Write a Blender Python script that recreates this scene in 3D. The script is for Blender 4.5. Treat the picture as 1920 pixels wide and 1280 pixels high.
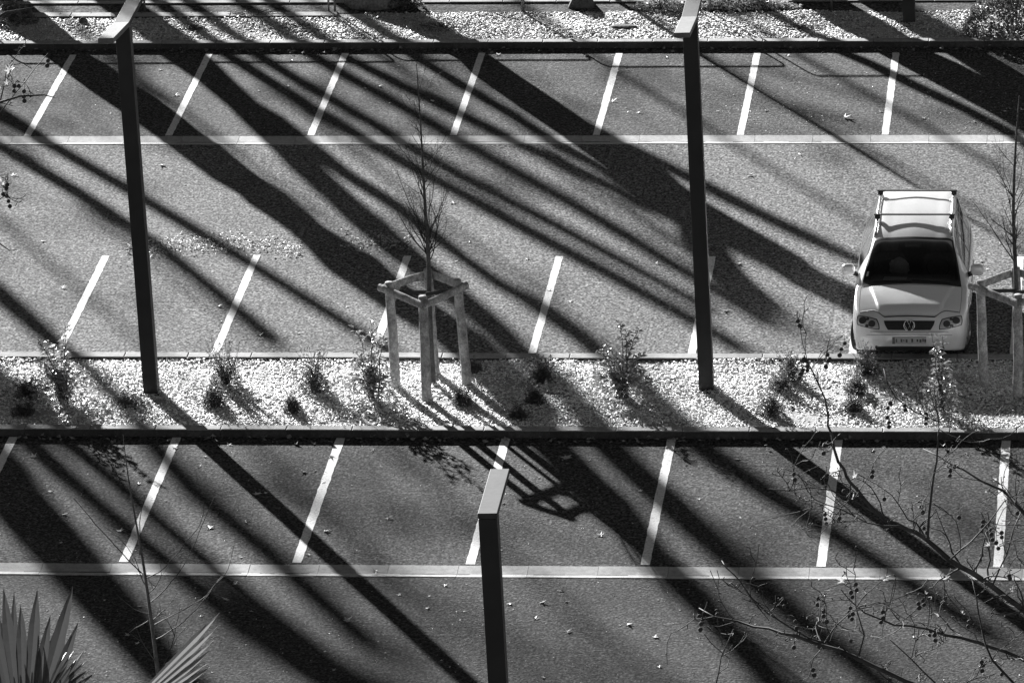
import bpy, bmesh, math, random
import numpy as np
from mathutils import Vector, Matrix
from mathutils.bvhtree import BVHTree

random.seed(7)
rng = np.random.default_rng(11)
scene = bpy.context.scene
for o in list(bpy.data.objects):
    bpy.data.objects.remove(o)
COL = scene.collection
R = math.radians

# ------------------------------------------------------------------ camera
# metric frame: X along the kerbs, Y away from the camera, Z up; bays are 2.5 m wide
FPX = 11511.23                                   # focal length in px of the 1920 px wide photograph
CAM = Vector((9.91846, -90.42727, 32.05240))
RT = Vector((0.99469627, 0.09763709, -0.03234713))
UP = Vector((-0.00211963, 0.33388136, 0.94261272))
FW = Vector((-0.10283407, 0.93754479, -0.3323175))
cd = bpy.data.cameras.new('camera')
cd.sensor_fit = 'HORIZONTAL'; cd.sensor_width = 36.0
cd.lens = FPX / 1920 * 36.0
cd.clip_start = 1.0; cd.clip_end = 2000.0
cam = bpy.data.objects.new('camera', cd); COL.objects.link(cam)
cam.matrix_world = Matrix(((RT.x, UP.x, -FW.x, CAM.x), (RT.y, UP.y, -FW.y, CAM.y),
                           (RT.z, UP.z, -FW.z, CAM.z), (0, 0, 0, 1)))
scene.camera = cam
scene.render.resolution_x = 1024; scene.render.resolution_y = 682

# ------------------------------------------------------------------ light
AZ, EL = R(28.6), R(17.0)                        # low winter sun behind and to the left
SD = Vector((math.sin(AZ) * math.cos(EL), -math.cos(AZ) * math.cos(EL), -math.sin(EL)))
sl = bpy.data.lights.new('sun', 'SUN'); sl.energy = 5.0; sl.angle = R(0.53); sl.color = (1, 1, 1)
sun = bpy.data.objects.new('sun', sl); COL.objects.link(sun)
sun.rotation_euler = SD.to_track_quat('-Z', 'Y').to_euler(); sun.location = (-20, 60, 40)
w = bpy.data.worlds.new('World'); scene.world = w; w.use_nodes = True
nt = w.node_tree; nt.nodes.clear()
sky = nt.nodes.new('ShaderNodeTexSky'); sky.sky_type = 'NISHITA'; sky.sun_disc = False
sky.sun_elevation = EL
sky.sun_rotation = math.atan2(-SD.x, -SD.y)      # compass bearing of the sun from +Y
sky.altitude = 600; sky.air_density = 0.23; sky.dust_density = 0.1; sky.ozone_density = 1.0
bw = nt.nodes.new('ShaderNodeRGBToBW')           # the photograph is black and white
bg = nt.nodes.new('ShaderNodeBackground'); bg.inputs['Strength'].default_value = 0.05
wo = nt.nodes.new('ShaderNodeOutputWorld')
nt.links.new(sky.outputs[0], bw.inputs[0]); nt.links.new(bw.outputs[0], bg.inputs['Color'])
nt.links.new(bg.outputs[0], wo.inputs['Surface'])
vs = scene.view_settings
vs.view_transform = 'Standard'; vs.look = 'None'; vs.gamma = 1.0; vs.use_curve_mapping = False
vs.exposure = 1.8

# ------------------------------------------------------------------ helpers
def G(x, y, z=0.0):
    """photograph pixel -> point on the horizontal plane at height z"""
    d = FW + RT * ((x - 960) / FPX) + UP * ((640 - y) / FPX)
    return CAM + d * ((z - CAM.z) / d.z)
def AT(x, y, dist):
    """photograph pixel -> point at a distance along the lens axis"""
    return CAM + (FW + RT * ((x - 960) / FPX) + UP * ((640 - y) / FPX)) * dist
def PXM(p):
    return FPX / (Vector(p) - CAM).dot(FW)

def tag(o, label=None, cat=None, group=None, kind=None):
    if label: o['label'] = label
    if cat: o['category'] = cat
    if group: o['group'] = group
    if kind: o['kind'] = kind
    return o
def link(name, me, mat, parent=None, smooth=False):
    if mat is not None and len(me.materials) == 0: me.materials.append(mat)
    if smooth: me.polygons.foreach_set('use_smooth', [True] * len(me.polygons))
    o = bpy.data.objects.new(name, me); COL.objects.link(o)
    if parent is not None: o.parent = parent
    return o
def empty(name, loc=(0, 0, 0), rz=0.0):
    o = bpy.data.objects.new(name, None); COL.objects.link(o)
    o.empty_display_size = .2; o.location = loc; o.rotation_euler = (0, 0, rz)
    return o
def copy_tree(o, parent=None):
    c = o.copy(); COL.objects.link(c); c.parent = parent
    for ch in o.children: copy_tree(ch, c)
    return c

class MB:
    def __init__(s): s.v = []; s.f = []
    def add(s, vs_, fs):
        n = len(s.v); s.v += [tuple(p) for p in vs_]; s.f += [tuple(i + n for i in f) for f in fs]; return s
    def box(s, x0, x1, y0, y1, z0, z1, bev=0.0):
        if bev <= 0:
            return s.add([(x, y, z) for z in (z0, z1) for y in (y0, y1) for x in (x0, x1)],
                         [(0, 2, 3, 1), (4, 5, 7, 6), (0, 1, 5, 4), (2, 6, 7, 3), (0, 4, 6, 2), (1, 3, 7, 5)])
        b = bev                                   # bevel on the four top edges
        vv = [(x0, y0, z0), (x1, y0, z0), (x1, y1, z0), (x0, y1, z0),
              (x0, y0, z1 - b), (x1, y0, z1 - b), (x1, y1, z1 - b), (x0, y1, z1 - b),
              (x0 + b, y0 + b, z1), (x1 - b, y0 + b, z1), (x1 - b, y1 - b, z1), (x0 + b, y1 - b, z1)]
        ff = [(3, 2, 1, 0), (8, 9, 10, 11)]
        for i in range(4):
            j = (i + 1) % 4
            ff += [(i, j, j + 4, i + 4), (i + 4, j + 4, j + 8, i + 8)]
        return s.add(vv, ff)
    def tube(s, pts, rad, n=6, cap=True):
        pts = [Vector(p) for p in pts]
        if not hasattr(rad, '__len__'): rad = [rad] * len(pts)
        t = (pts[1] - pts[0]).normalized()
        a = t.orthogonal().normalized()
        vv = []; ff = []
        for i, p in enumerate(pts):
            if 0 < i < len(pts) - 1: t2 = (pts[i + 1] - pts[i - 1])
            elif i == 0: t2 = pts[1] - pts[0]
            else: t2 = pts[-1] - pts[-2]
            if t2.length < 1e-9: t2 = t
            t2 = t2.normalized()
            a = (a - t2 * a.dot(t2))
            a = a.normalized() if a.length > 1e-6 else t2.orthogonal().normalized()
            b = t2.cross(a); t = t2
            for k in range(n):
                q = 2 * math.pi * k / n
                vv.append(p + (a * math.cos(q) + b * math.sin(q)) * rad[i])
        for i in range(len(pts) - 1):
            for k in range(n):
                k2 = (k + 1) % n
                ff.append((i * n + k, i * n + k2, (i + 1) * n + k2, (i + 1) * n + k))
        if cap:
            ff.append(tuple(range(n - 1, -1, -1))); ff.append(tuple((len(pts) - 1) * n + k for k in range(n)))
        return s.add(vv, ff)
    def ball(s, c, r, seg=8, rings=5):
        c = Vector(c); vv = [c + Vector((0, 0, r))]; ff = []
        for i in range(1, rings):
            th = math.pi * i / rings
            for k in range(seg):
                ph = 2 * math.pi * k / seg
                vv.append(c + Vector((math.sin(th) * math.cos(ph), math.sin(th) * math.sin(ph), math.cos(th))) * r)
        vv.append(c - Vector((0, 0, r)))
        for k in range(seg):
            k2 = (k + 1) % seg
            ff.append((0, 1 + k, 1 + k2)); ff.append((len(vv) - 1, 1 + (rings - 2) * seg + k2, 1 + (rings - 2) * seg + k))
            for i in range(rings - 2):
                ff.append((1 + i * seg + k, 1 + (i + 1) * seg + k, 1 + (i + 1) * seg + k2, 1 + i * seg + k2))
        return s.add(vv, ff)
    def mesh(s, name):
        me = bpy.data.meshes.new(name); me.from_pydata(s.v, [], s.f); me.update(); return me
    def build(s, name, mat, parent=None, smooth=False):
        return link(name, s.mesh(name), mat, parent, smooth)

def smooth_path(pts, rads, step):
    """Catmull-Rom resampling of a polyline with radii"""
    P = [Vector(p) for p in pts]; out = []; ro = []
    for i in range(len(P) - 1):
        p0 = P[max(i - 1, 0)]; p1 = P[i]; p2 = P[i + 1]; p3 = P[min(i + 2, len(P) - 1)]
        n = max(1, int((p2 - p1).length / step))
        for k in range(n):
            u = k / n
            out.append(0.5 * ((2 * p1) + (p2 - p0) * u + (2 * p0 - 5 * p1 + 4 * p2 - p3) * u * u + (3 * p1 - p0 - 3 * p2 + p3) * u ** 3))
            ro.append(rads[i] + (rads[i + 1] - rads[i]) * (u * u * (3 - 2 * u)))
    out.append(P[-1]); ro.append(rads[-1])
    return out, ro

# ------------------------------------------------------------------ materials (all grey: a black and white photograph)
def material(name, base, rough=.8, noises=(), bump=None, rand=0.0, metallic=0.0, coat=0.0, spec=.4, coord='Object', trans=0.0):
    """noises: (scale, amplitude, detail) multiplied onto the base value; bump: (scale, strength, distance)"""
    m = bpy.data.materials.new(name); m.use_nodes = True
    t = m.node_tree; b = t.nodes['Principled BSDF']
    b.inputs['Roughness'].default_value = rough; b.inputs['Metallic'].default_value = metallic
    b.inputs['Specular IOR Level'].default_value = spec
    b.inputs['Coat Weight'].default_value = coat
    if trans: b.inputs['Transmission Weight'].default_value = trans
    b.inputs['Base Color'].default_value = (base, base, base, 1)
    tc = t.nodes.new('ShaderNodeTexCoord')
    cur = None
    def mul(sock, lo, hi):
        nonlocal cur
        mr = t.nodes.new('ShaderNodeMapRange'); mr.inputs['To Min'].default_value = lo; mr.inputs['To Max'].default_value = hi
        t.links.new(sock, mr.inputs['Value'])
        mm = t.nodes.new('ShaderNodeMath'); mm.operation = 'MULTIPLY'
        if cur is None: mm.inputs[0].default_value = base
        else: t.links.new(cur, mm.inputs[0])
        t.links.new(mr.outputs[0], mm.inputs[1]); cur = mm.outputs[0]
        return mr
    for sc, amp, det in noises:
        n = t.nodes.new('ShaderNodeTexNoise'); n.inputs['Scale'].default_value = sc; n.inputs['Detail'].default_value = det
        t.links.new(tc.outputs[coord], n.inputs['Vector'])
        mr = mul(n.outputs['Fac'], 1 - amp, 1 + amp)
        e_ = .2 if sc < 10 else .15
        mr.inputs['From Min'].default_value = .5 - e_; mr.inputs['From Max'].default_value = .5 + e_
    if rand:
        oi = t.nodes.new('ShaderNodeObjectInfo'); mul(oi.outputs['Random'], 1 - rand, 1 + rand)
    if cur is not None: t.links.new(cur, b.inputs['Base Color'])
    if bump:
        n = t.nodes.new('ShaderNodeTexNoise'); n.inputs['Scale'].default_value = bump[0]; n.inputs['Detail'].default_value = 3
        t.links.new(tc.outputs[coord], n.inputs['Vector'])
        bp = t.nodes.new('ShaderNodeBump'); bp.inputs['Strength'].default_value = bump[1]; bp.inputs['Distance'].default_value = bump[2]
        t.links.new(n.outputs['Fac'], bp.inputs['Height']); t.links.new(bp.outputs[0], b.inputs['Normal'])
    return m

M = {}
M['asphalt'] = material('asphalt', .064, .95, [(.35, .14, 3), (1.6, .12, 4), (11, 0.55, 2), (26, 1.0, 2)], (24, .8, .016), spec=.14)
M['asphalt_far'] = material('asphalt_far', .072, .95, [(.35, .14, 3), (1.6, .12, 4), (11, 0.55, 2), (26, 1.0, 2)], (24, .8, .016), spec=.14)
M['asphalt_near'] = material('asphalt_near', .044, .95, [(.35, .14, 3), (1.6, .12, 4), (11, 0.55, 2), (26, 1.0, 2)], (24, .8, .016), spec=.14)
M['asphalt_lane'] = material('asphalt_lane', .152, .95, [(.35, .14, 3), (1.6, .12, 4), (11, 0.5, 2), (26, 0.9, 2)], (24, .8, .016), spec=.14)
M['soil'] = material('soil', .40, .95, [(3, .3, 4), (40, .5, 3)], (30, .6, .02))
M['terrain'] = material('terrain', .10, .95, [(.2, .3, 3), (6, .3, 4)], (8, .4, .05))
M['paint'] = material('road_paint', .74, .75, [(2.5, .10, 3), (30, .16, 4)], (45, .25, .008))
def worn_paint(m):
    # chipped paint: bare asphalt shows where a coarse noise peaks
    t = m.node_tree; b = t.nodes['Principled BSDF']; src = b.inputs['Base Color'].links[0].from_socket
    tc = t.nodes.new('ShaderNodeTexCoord'); n = t.nodes.new('ShaderNodeTexNoise'); n.inputs['Scale'].default_value = 16; n.inputs['Detail'].default_value = 7
    n.inputs['Roughness'].default_value = .7
    t.links.new(tc.outputs['Object'], n.inputs['Vector'])
    mr = t.nodes.new('ShaderNodeMapRange'); mr.inputs['From Min'].default_value = .57; mr.inputs['From Max'].default_value = .66
    t.links.new(n.outputs['Fac'], mr.inputs['Value'])
    mx = t.nodes.new('ShaderNodeMix'); mx.data_type = 'FLOAT'; mx.inputs[3].default_value = .2
    t.links.new(mr.outputs[0], mx.inputs[0]); t.links.new(src, mx.inputs[2]); t.links.new(mx.outputs[0], b.inputs['Base Color'])
worn_paint(M['paint'])
M['concrete'] = material('concrete', .36, .85, [(1.5, .14, 4), (12, .14, 4), (60, .14, 2)], (50, .3, .006), rand=.12, coord='Object')
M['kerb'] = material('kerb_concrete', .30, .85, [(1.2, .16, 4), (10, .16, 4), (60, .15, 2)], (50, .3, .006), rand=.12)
M['kerb_face'] = material('shade_dark_kerb_face', .06, .9, [(1.7, .35, 4), (9, .35, 4), (40, .2, 2)], (50, .3, .006), rand=.15)  # kerb concrete darkened so the front face carries its shade in the colour
M['chips'] = material('pale_chips', .56, .6, [(.9, .16, 4), (9, .22, 2), (32, .36, 2)], spec=.6)
M['chips_low'] = material('weathered_chips', .84, .42, [(.9, .14, 4), (9, .16, 2), (32, .34, 2)], spec=.6)
M['post'] = material('dark_post_paint', .026, .5, [(3, .15, 3)], spec=.3)
M['arm'] = material('arm_paint', .045, .7, [(2, .2, 3), (14, .2, 3)], spec=.3)
M['arm_lit'] = material('sunlit_arm_paint', .13, .65, [(2, .12, 3), (14, .12, 3)], spec=.35)  # the arm paint again, lightened to stand for sun on the tilted arm
M['kerb_leaf'] = material('shaded_leaf', .22, .8, [(20, .4, 3)])  # dry leaf in a darker tone, kerb shade put into the colour
M['stake'] = material('peeled_wood', .34, .8, [(4, .28, 4), (14, .3, 3), (45, .25, 2)], (30, .4, .01))
M['strap'] = material('rubber_strap', .03, .7)
M['bark'] = material('bark', .09, .9, [(6, .4, 4), (40, .3, 3)], (20, .6, .02))
M['plane_bark'] = material('plane_bark', .16, .85, [(3, .5, 4), (20, .35, 3)], (12, .5, .02))
M['twig'] = material('twig_bark', .045, .75, [(8, .6, 3)], spec=.3)
M['ball'] = material('seed_ball', .05, .9, [(80, .4, 2)], (120, .8, .004))
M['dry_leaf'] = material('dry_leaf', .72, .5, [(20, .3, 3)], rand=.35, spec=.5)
M['laurel'] = material('laurel_leaf', .24, .25, [(5, .5, 2), (16, .8, 1)], spec=.7, rand=.2)
M['shrub'] = material('small_leaf', .07, .4, [(9, .5, 2)], spec=.6, rand=.2)
M['ivy'] = material('ground_cover', .12, .45, [(9, .4, 2)], spec=.6)
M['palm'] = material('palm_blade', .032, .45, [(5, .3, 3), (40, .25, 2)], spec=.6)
M['steel'] = material('galvanised_tube', .25, .4, metallic=.6)
M['stone'] = material('dark_stone', .08, .85, [(10, .4, 4)], (15, .6, .02))
M['car'] = material('silver_paint', .84, .24, [(60, .03, 2)], metallic=.15, coat=.6, spec=.5)
M['black'] = material('black_plastic', .025, .45)
M['tyre'] = material('tyre_rubber', .03, .8, [(30, .3, 2)])
M['rim'] = material('wheel_rim', .35, .35, metallic=.7)
M['chrome'] = material('chrome', .75, .18, metallic=1.0)
M['lens'] = material('lamp_lens', .55, .12, metallic=.2, coat=1.0)
M['lamp_dark'] = material('lamp_reflector', .12, .2, metallic=.6)
M['plate'] = material('plate', .42, .5)
M['interior'] = material('interior_trim', .13, .8, [(20, .2, 2)])
M['cloth'] = material('pale_cloth', .5, .8)
M['side_glass'] = material('dark_glass', .015, .06, spec=.6, coat=.5)
def glass_mat():
    m = bpy.data.materials.new('windscreen_glass'); m.use_nodes = True; t = m.node_tree; t.nodes.clear()
    o = t.nodes.new('ShaderNodeOutputMaterial'); mx = t.nodes.new('ShaderNodeMixShader'); fr = t.nodes.new('ShaderNodeFresnel')
    tr = t.nodes.new('ShaderNodeBsdfTransparent'); tr.inputs[0].default_value = (.42, .42, .42, 1)
    gl = t.nodes.new('ShaderNodeBsdfGlossy'); gl.inputs['Roughness'].default_value = .03
    fr.inputs['IOR'].default_value = 1.3
    t.links.new(fr.outputs[0], mx.inputs[0]); t.links.new(tr.outputs[0], mx.inputs[1]); t.links.new(gl.outputs[0], mx.inputs[2]); t.links.new(mx.outputs[0], o.inputs[0])
    return m
M['glass'] = glass_mat()

def leafy(m, amount, v):
    """thin leaves let some sun through"""
    t = m.node_tree; b = t.nodes['Principled BSDF']; o = t.nodes['Material Output']
    tr = t.nodes.new('ShaderNodeBsdfTranslucent'); tr.inputs[0].default_value = (v, v, v, 1)
    mx = t.nodes.new('ShaderNodeMixShader'); mx.inputs[0].default_value = amount
    t.links.new(b.outputs[0], mx.inputs[1]); t.links.new(tr.outputs[0], mx.inputs[2]); t.links.new(mx.outputs[0], o.inputs[0])
leafy(M['laurel'], .28, .55); leafy(M['shrub'], .3, .3); leafy(M['ivy'], .25, .3); leafy(M['palm'], .08, .2); leafy(M['dry_leaf'], .3, .5)

M['palm_lit'] = material('sunlit_palm_blade', .14, .35, [(5, .3, 3), (40, .3, 2)], spec=.6); leafy(M['palm_lit'], .2, .3)  # lighter copy of the palm blade, sunlight put into its colour
def wear(m, sc, lo, hi, depth, crack=True):
    """oil drips, damp patches and hairline cracks in the old surface"""
    t = m.node_tree; b = t.nodes['Principled BSDF']; cur = b.inputs['Base Color'].links[0].from_socket
    tc = t.nodes.new('ShaderNodeTexCoord')
    def stage(sock, a, c, to0, to1):
        nonlocal cur
        mr = t.nodes.new('ShaderNodeMapRange'); mr.inputs['From Min'].default_value = a; mr.inputs['From Max'].default_value = c
        mr.inputs['To Min'].default_value = to0; mr.inputs['To Max'].default_value = to1
        t.links.new(sock, mr.inputs['Value']); mm = t.nodes.new('ShaderNodeMath'); mm.operation = 'MULTIPLY'
        t.links.new(cur, mm.inputs[0]); t.links.new(mr.outputs[0], mm.inputs[1]); cur = mm.outputs[0]
    n = t.nodes.new('ShaderNodeTexNoise'); n.inputs['Scale'].default_value = sc; n.inputs['Detail'].default_value = 5; t.links.new(tc.outputs['Object'], n.inputs['Vector'])
    stage(n.outputs['Fac'], lo, hi, 1, depth)
    n = t.nodes.new('ShaderNodeTexNoise'); n.inputs['Scale'].default_value = 2.6; n.inputs['Detail'].default_value = 6; t.links.new(tc.outputs['Object'], n.inputs['Vector'])
    stage(n.outputs['Fac'], .66, .78, 1, 1.6)
    n = t.nodes.new('ShaderNodeTexNoise'); n.inputs['Scale'].default_value = 5.5; n.inputs['Detail'].default_value = 2; t.links.new(tc.outputs['Object'], n.inputs['Vector'])
    stage(n.outputs['Fac'], .70, .76, 1, .55)
    if crack:
        w_ = t.nodes.new('ShaderNodeTexVoronoi'); w_.feature = 'DISTANCE_TO_EDGE'; w_.inputs['Scale'].default_value = .42
        nn = t.nodes.new('ShaderNodeTexNoise'); nn.inputs['Scale'].default_value = 3; nn.inputs['Detail'].default_value = 5
        t.links.new(tc.outputs['Object'], nn.inputs['Vector'])
        ad = t.nodes.new('ShaderNodeMixRGB'); ad.blend_type = 'ADD'; ad.inputs[0].default_value = .35
        t.links.new(tc.outputs['Object'], ad.inputs[1]); t.links.new(nn.outputs['Color'], ad.inputs[2]); t.links.new(ad.outputs[0], w_.inputs['Vector'])
        stage(w_.outputs['Distance'], .0, .006, .6, 1)
    t.links.new(cur, b.inputs['Base Color'])
for k_ in ('asphalt', 'asphalt_far', 'asphalt_near', 'asphalt_lane'): wear(M[k_], .8, .52, .72, .72)

# ================================================================== the setting
XL, XR = -16.0, 15.0                             # built length along the kerbs
UB = G(960, 79.0, .125).y                        # face of the far kerb
MBY = G(960, 806.5, .125).y                      # face of the middle kerb
RK0 = G(960, 671, .10).y; RK1 = G(960, 661, .10).y   # back kerb of the middle bed
CU0, CU1 = 10.19, 10.67                          # far drain channel
CL0, CL1 = -10.01, -9.56                         # near drain channel

def slab(name, x0, x1, y0, y1, z0, z1, mat):
    return tag(MB().box(x0, x1, y0, y1, z0, z1).build(name, M[mat]), kind='structure')
slab('ground', -900, 900, -300, 1500, -.6, -.12, 'terrain')
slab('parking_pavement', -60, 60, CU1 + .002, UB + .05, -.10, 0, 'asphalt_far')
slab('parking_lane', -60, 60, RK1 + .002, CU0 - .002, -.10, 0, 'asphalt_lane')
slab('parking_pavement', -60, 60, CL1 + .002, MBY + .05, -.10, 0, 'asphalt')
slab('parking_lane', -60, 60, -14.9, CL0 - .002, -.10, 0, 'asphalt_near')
slab('planting_bed', -60, 60, -18.5, -14.9, -.10, .05, 'soil')
slab('parking_pavement', -60, 60, -60, -18.5, -.10, 0, 'asphalt')
slab('planting_bed', -60, 60, MBY + .2, RK0 + .01, -.10, .05, 'soil')
slab('planting_bed', -60, 60, UB + .2, 18.0, -.10, .05, 'soil')
slab('footpath', -60, 60, 18.0, 18.62, -.10, .06, 'asphalt')
slab('road', -60, 60, 18.80, 30, -.10, .0, 'asphalt')

def kerb_row(name, ya, yb, ztop, gap=.005, bev=.012, x0=XL, x1=XR, mat='kerb', step=1.0, zb=-.1):
    root = tag(empty(name, (0, 0, 0)), kind='structure')
    vmesh = []
    for k in range(4):
        b = MB().box(-step / 2 + gap / 2, step / 2 - gap / 2, (ya - yb) / 2, (yb - ya) / 2, zb, ztop, bev)
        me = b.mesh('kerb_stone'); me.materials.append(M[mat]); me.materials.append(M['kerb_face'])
        me.polygons[2].material_index = 1         # near side, shade painted in as darker concrete
        vmesh.append(me)
    n = int((x1 - x0) / step)
    for i in range(n):
        o = link('kerb_stone', vmesh[i % 4], M[mat], root)
        o.location = (x0 + (i + .5) * step, (ya + yb) / 2 + random.uniform(-.003, .003), random.uniform(-.003, .003))
        o.rotation_euler = (random.uniform(-.004, .004), 0, random.uniform(-.002, .002))
    # long plain runs on either side of the view
    return root
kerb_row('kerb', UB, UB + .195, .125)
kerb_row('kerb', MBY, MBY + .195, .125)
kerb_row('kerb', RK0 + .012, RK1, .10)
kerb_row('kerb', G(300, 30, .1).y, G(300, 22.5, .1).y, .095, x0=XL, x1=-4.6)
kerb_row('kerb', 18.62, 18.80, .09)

def channel_row(name, ya, yb, x0=XL, x1=XR):
    root = tag(empty(name, (0, 0, 0)), kind='structure')
    wv = ya + (yb - ya) * .34
    prof = [(ya, .004), (ya + .012, .008), (wv - .006, -.014), (wv + .010, -.016), (yb - .012, .006), (yb, .003)]
    vv = []; ff = []
    n = len(prof)
    for x in (-.4975, .4975):
        for y, z in prof: vv.append((x, y, z))
        for y, z in prof: vv.append((x, y, -.1))
    for i in range(n - 1):
        ff.append((i, 2 * n + i, 2 * n + i + 1, i + 1))
    ff.append((0, n, 3 * n, 2 * n)); ff.append((n - 1, 3 * n - 1, 4 * n - 1, 2 * n - 1))
    ff.append(tuple(range(n)) + tuple(range(2 * n - 1, n - 1, -1))); ff.append(tuple(range(3 * n - 1, 2 * n - 1, -1)) + tuple(range(3 * n, 4 * n)))
    me = MB().add(vv, ff).mesh('channel_block')
    for i in range(int(x1 - x0)):
        o = link('channel_block', me, M['concrete'], root)
        o.location = (x0 + i + .5 + .18, 0, random.uniform(-.002, .002))
        o.rotation_euler = (0, random.uniform(-.003, .003), 0)
    # silt lying in the bottom of the channel
    b = MB(); x = x0
    while x < x1:
        L = random.uniform(.2, 1.6)
        if random.random() < .75:
            y0 = wv - .004; nseg = 6
            for k in range(nseg):
                xa = x + L * k / nseg; xb = x + L * (k + 1) / nseg
                h = random.uniform(.003, .014)
                b.add([(xa, y0 - h, -.010), (xb, y0 - h, -.010), (xb, y0 + h + .006, -.010), (xa, y0 + h + .006, -.010)], [(0, 1, 2, 3)])
        x += L + random.uniform(.1, .9)
    s = b.build('silt', M['tyre'], root); s['kind'] = 'stuff'
    return root
channel_row('drain_channel', CU0, CU1)
channel_row('drain_channel', CL0, CL1)

# painted bay lines, ragged at the edges
def bay_line(x, ya, yb, wdt=.125):
    b = MB(); n = 40; L = []; Rr = []
    for i in range(n + 1):
        y = ya + (yb - ya) * i / n
        jl = random.gauss(0, .0035); jr = random.gauss(0, .0035)
        L.append((x - wdt / 2 + jl, y, .004)); Rr.append((x + wdt / 2 + jr, y, .004))
    b.add(L + Rr, [(i, i + 1, n + 2 + i, n + 1 + i) for i in range(n)])
    o = b.build('painted_line', M['paint']); o['kind'] = 'structure'
    # keep the material's texture unique along the row
    return o
for i in range(-2, 9): bay_line(-9.58 + 2.5 * i, 15.66 - random.uniform(0, .08), 10.70)
for i in range(-2, 8): bay_line(-7.13 + 2.5 * i, 4.19 + random.uniform(-.05, .03), RK1 + .01)
for i in range(-2, 8): bay_line(-4.665 + 2.5 * i, MBY - .03, -9.52 + random.uniform(0, .04), .135)

# pale chips filling the beds: thousands of small pieces, one object a bed
def chip_bed(name, x0, x1, y0, y1, count, size, mat, ztop, skip=None):
    n = count
    cx = rng.uniform(x0, x1, n); cy = rng.uniform(y0, y1, n)
    if skip is not None:
        keep = np.array([not skip(a, b) for a, b in zip(cx, cy)]); cx = cx[keep]; cy = cy[keep]; n = len(cx)
    hump = .012 * np.sin(cx * 2.1 + np.sin(cy * 3)) + .012 * np.sin(cy * 4.3 + cx * 1.7)
    cz = ztop + hump + rng.uniform(-.012, .016, n)
    L = size * rng.uniform(.5, 1.35, n); W = L * rng.uniform(.35, .75, n); H = L * rng.uniform(.10, .26, n)
    base = np.array([[-1, -1, -1], [1, -1, -1], [1, 1, -1], [-1, 1, -1], [-1, -1, 1], [1, -1, 1], [1, 1, 1], [-1, 1, 1]], float)
    P = base[None] * rng.uniform(.55, 1.0, (n, 8, 3)) * np.stack([L, W, H], 1)[:, None, :] * .5
    a = rng.uniform(0, 2 * np.pi, n); t1 = rng.normal(0, .21, n); t2 = rng.normal(0, .21, n)
    def rot(P, ax, ang):
        i, j = [(1, 2), (2, 0), (0, 1)][ax]
        c = np.cos(ang)[:, None]; s = np.sin(ang)[:, None]
        Q = P.copy(); Q[:, :, i] = c * P[:, :, i] - s * P[:, :, j]; Q[:, :, j] = s * P[:, :, i] + c * P[:, :, j]; return Q
    P = rot(rot(rot(P, 0, t1), 1, t2), 2, a) + np.stack([cx, cy, cz], 1)[:, None, :]
    fq = np.array([[0, 3, 2, 1], [4, 5, 6, 7], [0, 1, 5, 4], [1, 2, 6, 5], [2, 3, 7, 6], [3, 0, 4, 7]])
    F = (fq[None] + (np.arange(n) * 8)[:, None, None]).reshape(-1)
    me = bpy.data.meshes.new(name)
    me.vertices.add(n * 8); me.vertices.foreach_set('co', P.reshape(-1))
    me.loops.add(len(F)); me.loops.foreach_set('vertex_index', F.astype(np.int32))
    me.polygons.add(n * 6); me.polygons.foreach_set('loop_start', np.arange(0, n * 24, 4, dtype=np.int32))
    me.update(calc_edges=True); me.validate()
    o = link(name, me, M[mat]); return o
def bare(x, y):                                   # worn patches where the soil shows
    k = math.sin(x * 1.9 + 1.3 * math.sin(y * 2.3)) * math.sin(y * 2.7 + x * .8 + 1.1)
    return k > .55 and rng.random() < min(.75, (k - .55) * 3)
o = chip_bed('bark_chips', -9.6, 9.6, MBY + .20, RK0 + .02, 62000, .044, 'chips_low', .066, skip=bare)
tag(o, 'pale chips covering the planting bed between the two parking rows', 'chips', kind='stuff')
o = chip_bed('stone_chips', -13.0, 9.8, UB + .20, 18.0, 44000, .055, 'chips', .062,
             skip=lambda x, y: x < -4.5 and y > G(300, 31, .1).y)
tag(o, 'white stone chips filling the far planting bed behind the kerb', 'chips', kind='stuff')

# ================================================================== tall bare trees beyond the far bed: their trunks and limbs throw the long stripes
QO = {1: (0, 0), 2: (960, 0), 3: (0, 640), 4: (960, 640)}
def cast(q, pts, ty):
    """a shadow traced on the pavement, carried back up the sun's rays to the tree standing at distance ty"""
    ox, oy = QO[q]; P = []; rad = []
    for x, y, h in pts:
        g = G(ox + x / 2, oy + y / 2, 0)
        t = (ty - g.y) / -SD.y
        p = g - SD * t
        P.append(p); rad.append(h / 2 / PXM(g) * math.cos(AZ) + .0026 * t)
    return P, rad
def grow_crown(b, p, r, d, lvl, n=3):
    """simple forking boughs above the part whose shadow is seen"""
    if lvl == 0: return
    for k in range(n):
        dd = (d + Vector((random.gauss(0, .45), random.gauss(0, .45), random.gauss(.15, .2)))).normalized()
        L = random.uniform(1.6, 2.8) * (.75 ** (3 - lvl))
        q = p + dd * L * .5 + Vector((random.gauss(0, .12), random.gauss(0, .12), 0)); e = p + dd * L
        b.tube([p, q, e], [r * .75, r * .6, r * .45], 6)
        grow_crown(b, e, r * .45, dd, lvl - 1, n)
TREE_N = [0]
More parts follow.
